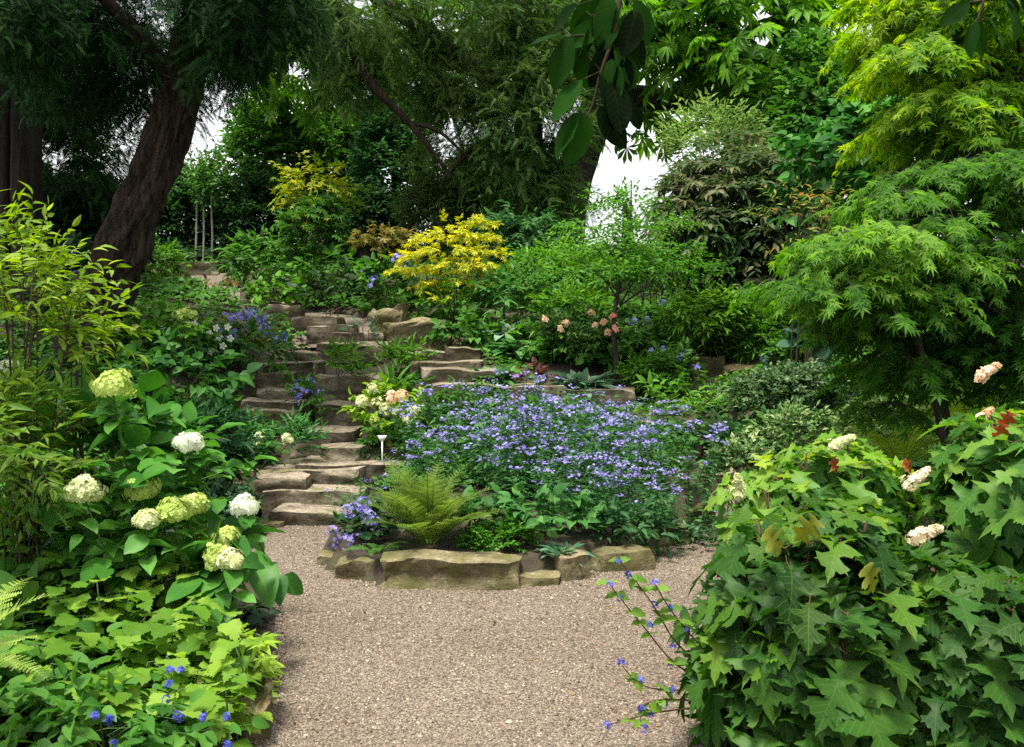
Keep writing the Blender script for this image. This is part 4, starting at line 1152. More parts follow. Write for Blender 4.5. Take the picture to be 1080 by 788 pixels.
# white anemones: a plant of its own with counted flowers
def flowered(label_root, name, pts, rad_, n, fl, size, cols, stem=None, dome=.5):
    for p in pts:
        g = Geo()
        flower_cluster(g, p, rad_, n, fl, size, RS(nseed()), dome)
        g.build(name, flmat(cols), label_root)
rt_, c, R, r = shrub('anemone', 'anemone plant dotted with white open flowers beside the upper steps', 'plant', (150, 262, 336, 392), 10.0, 'ovate', .09, [(.02, .08, .015), (.045, .14, .025), (.09, .22, .05)], lai=1.6)
for (px, py) in [(187, 352), (221, 352), (231, 355), (243, 357), (235, 365), (222, 371), (197, 340), (205, 342), (240, 345), (171, 346), (150, 368), (228, 346)]:
    g = Geo()
    p = P(px, py, 9.75)
    scatter(g, 'petal5', np.array([p]), np.array([[.3, 0, 1.0]]), np.array([[0.1 * r.normal(), -1, .45]]), [.040])
    g.build('flower', flmat(C_WHITE), rt_)
# azalea with pink flowers
rt_, c, R, r = shrub('azalea', 'low dark azalea with fading pink flowers at the slender tree', 'shrub', (568, 660, 324, 372), 10.8, 'lance', .08, [(.015, .045, .012), (.035, .09, .02), (.08, .13, .03)], lai=1.8)
for (px, py, cols) in [(647, 334, C_PINK), (648, 346, C_PINK), (574, 336, C_PEACH), (592, 346, C_PEACH), (596, 341, C_PEACH), (628, 344, C_PEACH), (637, 340, C_PEACH), (624, 330, C_PEACH), (641, 350, C_PEACH)]:
    g = Geo()
    flower_cluster(g, P(px, py, 10.35), .032, 8, 'petal5', .032, r)
    g.build('flower_head', flmat(cols), rt_)
# cream hydrangea on the steps
rt_, c, R, r = shrub('hydrangea', 'small lime hydrangea with cream heads growing between the steps', 'shrub', (372, 448, 404, 474), 8.75, 'ovate', .075, C_LIME, lai=1.5)
for (px, py, cols, s) in [(392, 410, C_CREAM, .05), (382, 424, C_CREAM, .06), (398, 426, C_CREAM, .06), (413, 419, C_PEACH, .06), (424, 418, C_PEACH, .06), (406, 432, C_CREAM, .06), (436, 434, C_CREAM, .05), (430, 444, C_CREAM, .045), (418, 436, C_LIMEFL, .05), (395, 444, C_LIMEFL, .05)]:
    g = Geo()
    flower_cluster(g, P(px, py, 8.38), s, 42, 'petal4', .02, r)
    g.build('flower_head', flmat(cols), rt_)
# plant label stake
p = P(403, 472, 8.35)
zb = float(terr(p[0], p[1]))
root = thing('plant_label', 'small white plant label on a stake below the cream hydrangea', 'label', (p[0], p[1], zb))
g = Geo()
def boxg(g, c, h):
    c, h = np.array(c), np.array(h)
    V = np.array([(x, y, z) for x in (-1, 1) for y in (-1, 1) for z in (-1, 1)]) * h + c
    T = [(0, 1, 3), (0, 3, 2), (4, 6, 7), (4, 7, 5), (0, 4, 5), (0, 5, 1), (2, 3, 7), (2, 7, 6), (0, 2, 6), (0, 6, 4), (1, 5, 7), (1, 7, 3)]
    g.add(V, T)
lab = P(403, 462, 8.35)
boxg(g, (lab[0], lab[1], (zb + lab[2]) / 2), (.006, .003, (lab[2] - zb) / 2 + .02))
g.build('stake', plainmat('white_plastic', (.7, .7, .68), .4), root)
g = Geo()
V = [(-.040, -.004, .022), (.040, -.004, .022), (.014, -.004, -.026), (-.014, -.004, -.026)]
V = [(x + lab[0], y + lab[1], z + lab[2]) for x, y, z in V] + [(x + lab[0], y + .008 + lab[1], z + lab[2]) for x, y, z in V]
g.add(V, [(0, 3, 2), (0, 2, 1), (4, 5, 6), (4, 6, 7), (0, 1, 5), (0, 5, 4), (1, 2, 6), (1, 6, 5), (2, 3, 7), (2, 7, 6), (3, 0, 4), (3, 4, 7)])
g.build('plate', plainmat('white_plate', (.78, .78, .76), .4), root)

# rosettes: hostas, strap-leaved plants
def rosette(name, label, cat, px, py, d, n, tm, size, cols, group=None, rise=(25, 75), seed=None, part='foliage', spread=.04, loc=None, vein=0):
    if tm == 'hosta': n, size, rise, spread = int(n * 2.0), size * .92, (12, 72), .10
    r = RS(seed or nseed())
    b = hit(px, py) if d is None else gz(P(px, py, d)) + np.array([0, 0, .1])
    if loc is not None: b = np.array(loc)
    root = thing(name, label, cat, b, group)
    az = np.arange(n) * 2.399 + r.uniform(0, 6)
    el = np.radians(np.linspace(rise[0], rise[1], n) + r.normal(size=n) * 5)
    dr = np.stack([np.cos(az) * np.cos(el), np.sin(az) * np.cos(el), np.sin(el)], 1)
    nn = np.stack([-np.cos(az) * np.sin(el), -np.sin(az) * np.sin(el), np.cos(el)], 1)
    pos = b + np.stack([np.cos(az), np.sin(az), np.zeros(n)], 1) * spread * r.uniform(.2, 1, (n, 1))
    g = Geo()
    scatter(g, tm, pos, dr, nn, size * r.uniform(.75, 1.15, n))
    g.build(part, leafmat(cols, .25, .4, vein, 3.0), root, smooth=True)
    return root
H = 'hostas along the stone ledge'
rosette('hosta', 'hosta with narrow blue-white margined leaves on the ledge', 'hosta', 612, 402, 10.2, 42, 'hosta', .34, [(.03, .09, .05), (.08, .17, .10), (.30, .40, .28)], H)
rosette('hosta', 'dark green hosta left of the margined one', 'hosta', 586, 388, 11.3, 34, 'hosta', .34, C_MID, H)
rosette('hosta', 'fresh green hosta above the heuchera', 'hosta', 548, 376, 11.3, 38, 'hosta', .32, [(.03, .11, .025), (.07, .19, .05), (.16, .30, .10)], H)
rosette('hosta', 'small green hosta at the right end of the branch steps', 'hosta', 518, 392, 10.3, 32, 'hosta', .30, [(.03, .11, .025), (.06, .17, .05), (.12, .26, .08)], H)
rosette('hosta', 'dark hosta in the shade below the pink azalea', 'hosta', 640, 385, 11.4, 34, 'hosta', .34, C_DARK, H)
rosette('hosta', 'silver-white hosta under the whorled clump', 'hosta', 532, 330, 12.0, 26, 'hosta', .38, [(.10, .20, .12), (.20, .32, .22), (.40, .48, .36)], H)
rosette('hosta', 'small silver-edged hosta at the front rim of the bed', 'hosta', 590, 604, 6.02, 16, 'hosta', .12, [(.03, .10, .05), (.06, .16, .08), (.18, .30, .18)], 'small plants at the front of the bed')
rosette('strap_plant', 'dark strap-leaved plant right of the asters', 'plant', 776, 462, 8.9, 70, 'strap', .52, [(.008, .035, .01), (.02, .07, .018), (.05, .13, .03)], None, (35, 85), spread=.12)
rosette('strap_plant', 'second strap-leaved tuft touching the right of the dark one', 'plant', 806, 452, 8.8, 50, 'strap', .42, [(.012, .05, .014), (.03, .10, .02), (.07, .17, .04)], None, (35, 80), spread=.12)
rosette('harts_tongue_fern', 'hart\'s tongue fern with upright glossy straps on the middle steps', 'fern', 412, 398, 10.0, 26, 'strap', .38, C_BRIGHT, None, (45, 85), spread=.06)
rosette('blue_leaf_plant', 'broad blue-green leaves beside the variegated bush', 'plant', 802, 466, 7.6, 7, 'broad', .14, C_BLUEG, None, (30, 70), spread=.03)

# ------------------------------------------------------------------ ferns
def frond_mesh(seed, n=26, tilt=65, arch=1.15, teeth=7, pin=.20, prof=.35):
    """one frond: length 1, rising from the origin and arching towards +X; returns Geo"""
    r = RS(seed)
    g = Geo()
    pts = []
    a = rad(tilt)
    x = z = 0.0
    N = 40
    for i in range(N + 1):
        pts.append((x, 0.0, z))
        aa = a - arch * (i / N) ** 1.3
        x += math.cos(aa) / N; z += math.sin(aa) / N
    pts = np.array(pts)
    tube(g, [tuple(p) for p in pts[::5]], [.007 * (1 - .09 * i) for i in range(len(pts[::5]))], 4, sub=2)
    # pinna template
    V, T, U = [], [], []
    for i in range(teeth + 1):
        V.append((0, i / teeth, 0)); U.append((.5, i / teeth))
    for i in range(teeth):
        wv = .17 * (1 - .75 * i / teeth) + .02
        for s in (-1, 1):
            k = len(V)
            V.append((s * wv, (i + .75) / teeth, .02)); U.append((.5, 0))
            T.append((i, k, i + 1) if s > 0 else (i, i + 1, k))
    tm = (np.array(V, float), np.array(T), np.array(U, float))
    pos, dr, nn, sc = [], [], [], []
    for i in range(n):
        t = .12 + .87 * i / (n - 1)
        k = t * N
        k0 = min(int(k), N - 1)
        p = pts[k0] + (pts[k0 + 1] - pts[k0]) * (k - k0)
        tg = unit(pts[k0 + 1] - pts[k0])
        nrm = np.array([-tg[2], 0, tg[0]])
        L = pin * (math.sin(min(1, t / prof) * math.pi / 2) if t < prof else (1 - ((t - prof) / (1 - prof)) ** 1.4 * .95))
        for s in (-1, 1):
            dd = np.array([0, s, 0]) * .92 + tg * .35 + nrm * .08 + r.normal(size=3) * .05
            pos.append(p); dr.append(dd); nn.append(nrm); sc.append(max(.01, L) * r.uniform(.9, 1.08))
    scatter(g, tm, np.array(pos), np.array(dr), np.array(nn), np.array(sc))
    return g

def fern(name, label, b, nf, length, cols, group=None, seed=1, rise=(38, 80), trans=.45, azr=None):
    r = RS(seed)
    root = thing(name, label, 'fern', b, group)
    mat = leafmat(cols, trans, .5, 0, 2.0)
    protos = []
    for k in range(3):
        t = rise[0] + (rise[1] - rise[0]) * k / 2
        o = frond_mesh(seed * 10 + k, tilt=t, arch=1.0 + .25 * r.rand()).build('frond', mat)
        o.parent = root
        protos.append(o)
    for i in range(nf):
        if i < 3: o = protos[i]
        else:
            o = protos[i % 3].copy(); COL.objects.link(o); o.parent = root
        az = (i * 2.399 + r.normal() * .15) if azr is None else r.uniform(*azr)
        s = length * r.uniform(.75, 1.1)
        o.rotation_euler = (r.normal() * .08, r.normal() * .06, az)
        o.scale = (s, s, s)
        o.location = (math.cos(az) * .03, math.sin(az) * .03, 0)
    return root
b = P(452, 592, 6.15)
b[2] = float(terr(b[0], b[1])) + .02
fern('shield_fern', 'arching yellow-green fern standing behind the big edging block', b, 26, .64, [(.05, .11, .015), (.105, .18, .03), (.19, .26, .055)], None, 5, (45, 86))
b = P(930, 500, 6.0); b[2] = float(terr(b[0], b[1]))
fern('golden_fern', 'golden fern glowing left of the thin maple stem', P(948, 492, 5.9), 14, .55, [(.12, .24, .015), (.22, .36, .04), (.36, .46, .08)], 'golden ferns under the maple', 6, (35, 75))
fern('golden_fern', 'golden fern behind the thin maple stem, right of it', P(1025, 470, 6.1), 14, .60, [(.13, .25, .015), (.25, .37, .04), (.40, .48, .08)], 'golden ferns under the maple', 7, (35, 75))
fern('pale_fern', 'pale lime fern reaching in from the left edge', P(-48, 712, 3.05), 16, .44, [(.12, .22, .03), (.22, .34, .06), (.36, .46, .12)], None, 8, (25, 70))
b = P(400, 604, 5.98); b[2] = float(terr(b[0], b[1])) + .03
fern('small_fern', 'small bright fern lying at the left end of the big block', b, 8, .20, [(.03, .12, .02), (.06, .19, .03), (.12, .28, .05)], None, 9, (15, 45))
b = P(185, 500, 7.6); b[2] = float(terr(b[0], b[1]))
fern('dark_fern', 'dark fern arching in the shade left of the steps', b, 16, .62, [(.01, .04, .014), (.025, .075, .025), (.05, .12, .04)], None, 10, (35, 75))
b = P(1085, 800, 2.9); b[2] = max(.1, b[2] - .2)
fern('corner_fern', 'small fern fronds in the bottom right corner', b, 8, .35, [(.02, .07, .015), (.045, .12, .025), (.09, .19, .05)], None, 12, (30, 75))

# ------------------------------------------------------------------ island bed
def aster_proto(seed, prob):
    r = RS(seed)
    gl, gf = Geo(), Geo()
    n = 26
    az = r.uniform(0, 6.28, n); rd = .30 * np.sqrt(r.rand(n))
    b = np.stack([np.cos(az) * rd, np.sin(az) * rd, np.zeros(n)], 1)
    h = r.uniform(.26, .58, n)
    tip = b + np.stack([np.cos(az) * rd * .5 + r.normal(size=n) * .05, np.sin(az) * rd * .5 + r.normal(size=n) * .05, h], 1)
    sticks(gl, b, tip, .0025, .0015)
    for k in range(16):
        t = .10 + .8 * k / 16
        p = b + (tip - b) * t
        a2 = k * 2.4 + r.uniform(0, 6, n)
        d = np.stack([np.cos(a2), np.sin(a2), r.uniform(.0, .6, n)], 1)
        scatter(gl, 'lance', p, d, np.tile([0, 0, 1.0], (n, 1)) + r.normal(size=(n, 3)) * .3, r.uniform(.05, .085, n))
    sel = r.rand(n) < prob
    for k in range(11):
        off = r.normal(size=(n, 3)) * np.array([.036, .036, .010])
        p = (tip + off + np.array([0, 0, .02]))[sel]
        sticks(gl, (tip - np.array([0, 0, .05]))[sel], p, .001)
        m_ = len(p)
        scatter(gf, 'aster', p, unit(r.normal(size=(m_, 3))) * np.array([1, 1, .2]), np.tile([0, -.2, 1.0], (m_, 1)) + r.normal(size=(m_, 3)) * .4, r.uniform(.012, .019, m_))
    return gl, gf
am = leafmat([(.022, .08, .02), (.045, .14, .035), (.085, .21, .06)], .3, .55, 0, 2.0)
bm_ = leafmat([(.16, .13, .41), (.265, .225, .575), (.42, .375, .74)], .25, .6, 0, 5.0, .2)
r = RS(404)
pa = []
for k in range(3):
    gl, gf = aster_proto(500 + k, (.85, .6, .35)[k])
    rt_ = thing('aster', 'bushy blue-violet aster in full flower filling the island bed', 'flower', (0, 0, 0), 'blue asters massed in the island bed')
    gl.build('foliage', am, rt_); gf.build('blossoms', bm_, rt_)
    pa.append(rt_)
spots = []
for row, (yv, xa, xb, nn_) in enumerate([(6.55, .45, .85, 2), (6.85, .2, 1.1, 4), (7.2, -.15, 1.2, 5), (7.6, -.45, 1.3, 6), (8.05, -.6, 1.4, 6), (8.5, -.55, 1.4, 5), (8.9, -.45, 1.2, 4)]):
    for k in range(nn_):
        spots.append((xa + (xb - xa) * (k + .5 * (row % 2) * .6) / max(1, nn_ - 1) + r.normal() * .05, yv + r.normal() * .06))
spots += [(-.72, 7.45), (-1.02, 6.75)]
spots = [q for k, q in enumerate(spots) if k not in (9, 16, 22, 27)]
for i, (x, y) in enumerate(spots):
    if i < 3: o = pa[i]
    else:
        s = pa[i % 3]
        o = s.copy(); COL.objects.link(o)
        for ch in s.children:
            q = ch.copy(); COL.objects.link(q); q.parent = o
    o.location = (x, y, float(terr(x, y)) - .02)
    sc_ = r.uniform(.85, 1.12)
    if y < 6.95: sc_ *= .8
    if y > 8.3: sc_ *= .92
    if i >= len(spots) - 2: sc_ = .55
    o.scale = (sc_, sc_, sc_ * r.uniform(.78, 1.16))
    o.rotation_euler = (0, 0, r.uniform(0, 6.28))

S('box_shrub', 'small rounded bright box bush at the front of the bed', 'shrub', (482, 572, 545, 604), 6.15, 'small', .028, [(.03, .11, .010), (.065, .20, .02), (.13, .31, .04)], 'small plants at the front of the bed', lai=3.0, lump=.12, gap=.05, per=8, shell=.7, maxn=16000)
S('dark_perennial', 'dark leafy perennial with violet flowers at the left tip of the bed', 'plant', (352, 424, 530, 596), 6.35, 'ovate', .055, [(.01, .045, .014), (.025, .08, .025), (.05, .13, .045)], 'small plants at the front of the bed', lai=2.2)
rtp = [o for o in bpy.data.objects if o.name.startswith('dark_perennial')][0]
g = Geo(); r = RS(9)
for (px, py, n_) in [(374, 538, 30), (388, 545, 26), (383, 532, 22), (352, 563, 14), (365, 571, 14), (377, 568, 12), (396, 552, 12), (366, 540, 14), (349, 574, 8)]:
    flower_cluster(g, P(px, py, 6.12 + r.normal() * .05), .05, n_, 'aster', .017, r)
g.build('blossoms', bm_, rtp)
S('leafy_clump', 'fresh green leaves between box bush and asters', 'plant', (480, 640, 515, 592), 6.32, 'ovate', .085, [(.025, .10, .02), (.05, .16, .035), (.10, .24, .06)], 'small plants at the front of the bed', lai=1.6, outb=.6)
S('leafy_clump', 'dark leafy skirt of the bed above the upright edging stone', 'plant', (590, 712, 528, 594), 6.42, 'lance', .085, [(.015, .06, .02), (.035, .11, .035), (.07, .17, .06)], 'small plants at the front of the bed', lai=2.0, outb=.5)
rosette('silver_plant', 'silvery grey rosette at the right rim of the bed', 'plant', 728, 540, 7.0, 24, 'lance', .14, [(.12, .20, .14), (.22, .30, .22), (.36, .44, .34)], 'small plants at the front of the bed', (20, 80))

# ------------------------------------------------------------------ left foreground
# golden shrub
rt_, c, R, r = S('golden_shrub', 'yellow-green leafy shrub with arching shoots at the left edge', 'shrub', (-70, 104, 222, 400), 4.5, 'lance', .064, [(.065, .145, .010), (.14, .25, .02), (.28, .38, .05)], None, lai=.95, per=9, twig=.26, lump=.45, gap=.35, shell=.25, wood=.0018, stems=12, stem_r=.007, up=.3, trans=.45, depth=.5, vein=.12, outb=.5)
S('golden_shrub', 'lower yellow-green shoots spilling beside the cream flower head', 'shrub', (30, 132, 290, 400), 4.9, 'lance', .07, [(.06, .14, .010), (.12, .23, .02), (.25, .35, .05)], None, lai=1.0, per=9, twig=.26, lump=.45, gap=.35, shell=.25, wood=.0016, stems=8, stem_r=.006, trans=.45, depth=.4)
S('bamboo_clump', 'fine-leaved pale green clump with wiry stems below the golden shrub', 'plant', (-60, 100, 380, 560), 4.3, 'narrow', .085, [(.05, .13, .015), (.10, .20, .025), (.20, .30, .05)], None, lai=1.15, per=8, twig=.2, lump=.35, gap=.3, shell=.2, wood=.0012, stems=14, stem_r=.004, depth=.5)
# smooth hydrangea
def hydrangea_head(g, c, R, r, n=170, fs=.013):
    # flower buds packed on a slightly flattened, lumpy ball
    i = np.arange(n)
    zc = 1 - (i + .5) / n * 1.55
    th = i * 2.399963
    q = np.sqrt(np.maximum(0, 1 - zc * zc))
    d = np.stack([np.cos(th) * q, np.sin(th) * q, zc], 1)
    L = 1 + .24 * vnoise(d, r.randint(9999), 5.0)
    p = np.asarray(c) + d * np.array([R, R, R * .82]) * (L * r.uniform(.88, 1.05, n))[:, None]
    scatter(g, 'petal4', p, unit(np.cross(d, r.normal(size=(n, 3)))), d + r.normal(size=(n, 3)) * .28, fs * r.uniform(.75, 1.25, n))

rt_, c, R, r = S('hydrangea', 'tall smooth hydrangea with round lime and white flower heads left of the path', 'shrub', (20, 268, 405, 640), 4.75, 'ovate', .125, [(.018, .085, .010), (.042, .15, .018), (.09, .25, .035)], None, lai=1.7, per=5, twig=.26, lump=.35, gap=.25, shell=.35, wood=.0025, stems=16, stem_r=.006, depth=.55, vein=.10, woodmat=GREENSTEM, nup=1.0, rough=.42, trans=.3)
heads = [(118, 407, C_LIMEFL, 20, 4.35), (199, 468, C_WHITE, 15, 4.55), (87, 519, C_CREAM, 19, 4.15), (150, 516, C_LIMEFL, 17, 4.3), (183, 540, C_LIMEFL, 17, 4.2), (203, 534, C_LIMEFL, 15, 4.35), (258, 534, C_WHITE, 14, 4.5), (155, 549, C_CREAM, 13, 4.15), (232, 588, C_LIMEFL, 19, 4.2), (246, 592, C_CREAM, 14, 4.15), (238, 568, C_LIMEFL, 14, 4.25), (12, 392, C_WHITE, 12, 4.6)]
gs = Geo()
for (px, py, cols, rp, d) in heads:
    p = P(px, py, d)
    g = Geo()
    hydrangea_head(g, p, rp / FPX * d, r, int(90 + rp * 7), .0145)
    g.build('flower_head', flmat(cols), rt_)
    gs = Geo()
    q = np.array([p[0] * .96 - .08 + r.normal() * .06, p[1] + .25, max(.3, p[2] - .45)])
    tube(gs, [q, (p + q) / 2 + np.array([0, 0, -.04]), p], [.005, .0045, .004], 5, sub=3)
    gs.build('flower_stalk', GREENSTEM, rt_)
    # a collar of big leaves under each head
    gl = Geo()
    n = 6
    az = np.arange(n) * 2.4 + r.uniform(0, 6)
    dr = np.stack([np.cos(az), np.sin(az), r.uniform(-.25, .15, n)], 1)
    scatter(gl, 'ovate', p + np.array([0, 0, -rp / FPX * d * .8]) - np.stack([np.zeros(n), np.zeros(n), np.linspace(0, .16, n)], 1), dr, np.tile([0, 0, 1.0], (n, 1)) + r.normal(size=(n, 3)) * .2, r.uniform(.075, .125, n))
    gl.build('collar_leaves', leafmat([(.02, .09, .012), (.045, .15, .02), (.09, .24, .04)], .3, .42, .10, 2.0), rt_)

S('hydrangea', 'lower hydrangea leaves drooping over the gravel beside the lime heads', 'shrub', (205, 284, 545, 645), 4.35, 'ovate', .14, [(.015, .075, .010), (.035, .13, .018), (.07, .20, .03)], None, lai=1.1, per=5, twig=.16, gap=.2, stems=4, depth=.3, vein=.10, droop=.5, rough=.42, trans=.3)

# lobed lime perennial (tiers of flat leaves)
def tier_plant(name, label, spots, h, tm, size, cols, seed, vein=.12, nst=1, trans=.45):
    r = RS(seed)
    b0 = np.mean([s for s in spots], axis=0)
    root = thing(name, label, 'plant', (b0[0], b0[1], float(terr(b0[0], b0[1]))))
    gl, gs = Geo(), Geo()
    n = len(spots)
    for (x, y, z) in spots:
        gzv = float(terr(x, y))
        base = np.array([x - .04 + r.normal() * .05, y + .08 + r.normal() * .05, gzv])
        top = np.array([x, y, z])
        tube(gs, [base, (base + top) / 2 + np.array([r.normal() * .02, .02, 0]), top], [.005, .004, .002], 5, sub=3)
        for k in range(5):
            t = 1 - .17 * k
            p = base + (top - base) * t
            for s in (0, 1):
                a = r.uniform(0, 6.28) if k else r.uniform(3.6, 5.8) + s * 2.6
                d = np.array([[math.cos(a), math.sin(a), r.uniform(-.30, .10)]])
                pet = p + d[0] * size * .35
                sticks(gs, p[None], pet[None], .002)
                scatter(gl, tm + (str(r.randint(3)) if tm == 'kiri' else ''), pet[None], d, np.array([[0, -.06, 1.0]]) + r.normal(size=(1, 3)) * .15, [size * r.uniform(.55, 1.1) * (1 - .03 * k)])
    gl.build('foliage', leafmat(cols, trans, .48, vein, 2.0), root)
    gs.build('stems', GREENSTEM, root)
    return root
r = RS(606)
sp = []
for i in range(96):
    t = r.rand()
    px = 10 + 240 * r.rand()
    lo, hi = 590, 590 + 150 * min(1, .35 + px / 300)
    py = r.uniform(560 + max(0, (60 - px)) * .4, 735)
    d = np.interp(py, [570, 740], [4.45, 3.35]) + r.normal() * .08
    lim = np.interp(py, [570, 640, 740], [205, 252, 262])
    if px > lim: px = lim - r.rand() * 60
    p = P(px, py, d)
    sp.append((p[0], p[1], max(p[2], .25)))
tier_plant('lobed_perennial', 'tiers of flat lime maple-like leaves spreading at the left of the gravel', sp, .5, 'kiri', .112, [(.04, .12, .010), (.10, .22, .018), (.22, .35, .045)], 61)
r = RS(608)
sp = []
for i in range(14):
    p = P(r.uniform(215, 272), r.uniform(650, 730), r.uniform(3.75, 4.1))
    sp.append((p[0], p[1], max(p[2], .10)))
tier_plant('lobed_perennial', 'low yellow-green feathery leaves at the gravel edge', sp, .3, 'palm5', .11, [(.10, .22, .015), (.20, .34, .03), (.34, .46, .07)], 62)
# clematis with dark blue flowers, lower left
rt_, c, R, r = S('clematis', 'leafy clematis with dark blue flower tufts in the lower left corner', 'plant', (-30, 250, 722, 830), 3.25, 'ovate', .062, [(.02, .085, .010), (.045, .15, .018), (.10, .24, .035)], None, lai=1.1, per=5, twig=.14, gap=.25, shell=.3, depth=.28, vein=.12, wood=.0015, woodmat=GREENSTEM)
for (px, py) in [(178, 722), (180, 707), (190, 707), (116, 758), (114, 762), (187, 755), (191, 757), (214, 757), (238, 756), (175, 738), (100, 755), (240, 786), (120, 785)]:
    g = Geo()
    flower_cluster(g, P(px, py, 2.98 + r.normal() * .03), .012, 13, 'aster', .0085, r)
    g.build('flower_tuft', flmat([(.04, .05, .28), (.08, .10, .42), (.16, .18, .55)]), rt_)
S('leafy_clump', 'dark leafy mass under the hydrangea at the left edge', 'plant', (-60, 215, 515, 640), 4.65, 'ovate', .11, [(.02, .085, .010), (.045, .14, .016), (.09, .23, .03)], None, lai=1.7, per=5, gap=.2, depth=.4, vein=.10)

# ------------------------------------------------------------------ right foreground: oakleaf hydrangeas
def oakleaf(name, label, box, d, nsh, seed, cols, depth, smax=.22, low=.0):
    x0, x1, y0, y1 = box
    r = RS(seed)
    c = P((x0 + x1) / 2, (y0 + y1) / 2, d)
    R = np.array([(x1 - x0) / 2 / FPX * d, depth, (y1 - y0) / 2 / FPX * d])
    base = np.array([c[0], c[1], float(terr(c[0], c[1]))])
    root = thing(name, label, 'shrub', base)
    gl, gs = Geo(), Geo()
    b, dr = crown_twigs(c, R * .88, nsh, r, .70, .28, .0, .15, seed)
    gy_ = Geo()
    for p, o in zip(b, dr):
        if p[2] < .12: continue
        if r.rand() < .55:
            s0 = base + np.array([r.normal() * .12, r.normal() * .1, 0])
            mid = s0 * .4 + p * .6 + np.array([0, 0, -.08])
            tube(gs, [s0, mid, p], [.008, .006, .004], 5, sub=4)
        ax = unit(o * np.array([.5, .5, .2]) + np.array([0, 0, .85]))
        x = unit(np.cross(ax, [0.3, .2, 1])); y = np.cross(ax, x)
        n = r.randint(6, 9)
        a0 = r.uniform(0, 6.28)
        for k in range(n):
            a = a0 + (k // 2) * 1.35 + (k % 2) * math.pi + r.normal() * .2
            t = k // 2
            pp = p - ax * (.05 * t)
            out_ = x * math.cos(a) + y * math.sin(a)
            d_ = unit(out_ + ax * (.42 - .24 * t) + np.array([0, 0, -.10 * t]) + r.normal(size=3) * .12)
            pl = pp + d_ * (.03 + .03 * t)
            sticks(gs, pp[None], pl[None], .0025)
            nn = ax * .8 + np.array([0, 0, .6]) + r.normal(size=3) * .25
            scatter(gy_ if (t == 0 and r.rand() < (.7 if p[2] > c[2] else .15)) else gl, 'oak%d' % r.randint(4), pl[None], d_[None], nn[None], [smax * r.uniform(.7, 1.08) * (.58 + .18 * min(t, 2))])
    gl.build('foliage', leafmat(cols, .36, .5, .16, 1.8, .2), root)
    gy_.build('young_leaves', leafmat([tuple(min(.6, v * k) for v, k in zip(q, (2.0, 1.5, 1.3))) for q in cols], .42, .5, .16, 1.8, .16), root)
    gs.build('branches', REDSTEM, root)
    return root, c, R, r
OK_C = [(.010, .042, .005), (.026, .088, .010), (.075, .18, .020)]
rt1, c, R, r = oakleaf('oakleaf_hydrangea', 'large oakleaf hydrangea with deeply lobed leaves overhanging the gravel at right', (728, 1010, 505, 830), 3.45, 84, 31, OK_C, .55, .228)
rt2, c2, R2, r2 = oakleaf('oakleaf_hydrangea', 'second oakleaf hydrangea filling the lower right corner', (915, 1180, 560, 860), 3.3, 70, 37, [(.010, .042, .006), (.026, .088, .012), (.065, .165, .022)], .5, .225)
rt3, c3, R3, r3 = oakleaf('oakleaf_hydrangea', 'oakleaf hydrangea with peach panicles and red leaves at the right edge', (1005, 1140, 405, 570), 3.9, 34, 41, [(.02, .08, .012), (.05, .15, .02), (.14, .26, .035)], .45)
rt4, c4, R4, r4 = oakleaf('oakleaf_hydrangea', 'lighter oakleaf hydrangea with cream panicles and yellowing leaves behind the large one', (770, 985, 455, 580), 4.3, 46, 43, [(.03, .11, .015), (.07, .19, .022), (.15, .26, .03)], .4, .18)
def panicle(rt_, px, py, d, h, w_, cols, r, lean=.2, n=120):
    h, w_ = h * .7, w_ * .75
    p = P(px, py, d)
    ax = unit(np.array([lean, -.25, 1.0]))
    t = r.rand(n) ** .9
    d_ = sph(n, r)
    rr_ = w_ * (1 - .72 * t) * r.uniform(.55, 1, n)
    q = p + ax * ((t - .5) * h)[:, None] + d_ * rr_[:, None]
    g = Geo()
    scatter(g, 'petal4', q, unit(np.cross(d_, r.normal(size=(n, 3)))), d_ + ax * .3, .0135 * r.uniform(.7, 1.25, n))
    sticks(g, (p - ax * h * .7)[None], (p + ax * h * .4)[None], .003)
    g.build('flower_panicle', flmat(cols), rt_)
panicle(rt1, 779, 512, 3.35, .105, .042, C_CREAM, r, -.1)
panicle(rt4, 889, 466, 4.0, .13, .05, C_CREAM, r, 1.8)
panicle(rt3, 1043, 391, 3.9, .12, .05, C_PEACH, r, 1.5)
panicle(rt4, 969, 503, 3.95, .14, .06, [(.68, .60, .40), (.78, .70, .52), (.8, .74, .6)], r, 1.2)
panicle(rt1, 978, 562, 3.1, .12, .045, [(.55, .45, .28), (.68, .60, .42), (.74, .68, .5)], r, 2.2)
panicle(rt3, 1040, 437, 4.0, .08, .04, C_PEACH, r, .9)
def odd_leaves(rt_, pts, cols, name='red_leaf', size=.15, label='red autumn-coloured leaf'):
    for (px, py, d, ang) in pts:
        g = Geo()
        p = P(px, py, d)
        scatter(g, 'oak', p[None], np.array([[math.cos(ang), -.25, math.sin(ang)]]), np.array([[0.1, -1, .5]]), [size])
        o = g.build(name, leafmat(cols, .4, .45, .16), rt_)
        o['label'] = label
odd_leaves(rt4, [(952, 488, 4.0, -.5), (876, 486, 4.02, -.7)], C_RED, size=.055)
odd_leaves(rt3, [(1066, 435, 3.75, -2.1), (1058, 447, 3.7, -1.9)], C_RED, size=.06)
odd_leaves(rt1, [(806, 562, 3.1, -.6), (862, 548, 3.15, -2.4), (910, 600, 3.02, -.8)], [(.08, .13, .012), (.14, .16, .018), (.20, .15, .03)], 'yellowing_leaf', .085, 'leaf turning yellow and brown')
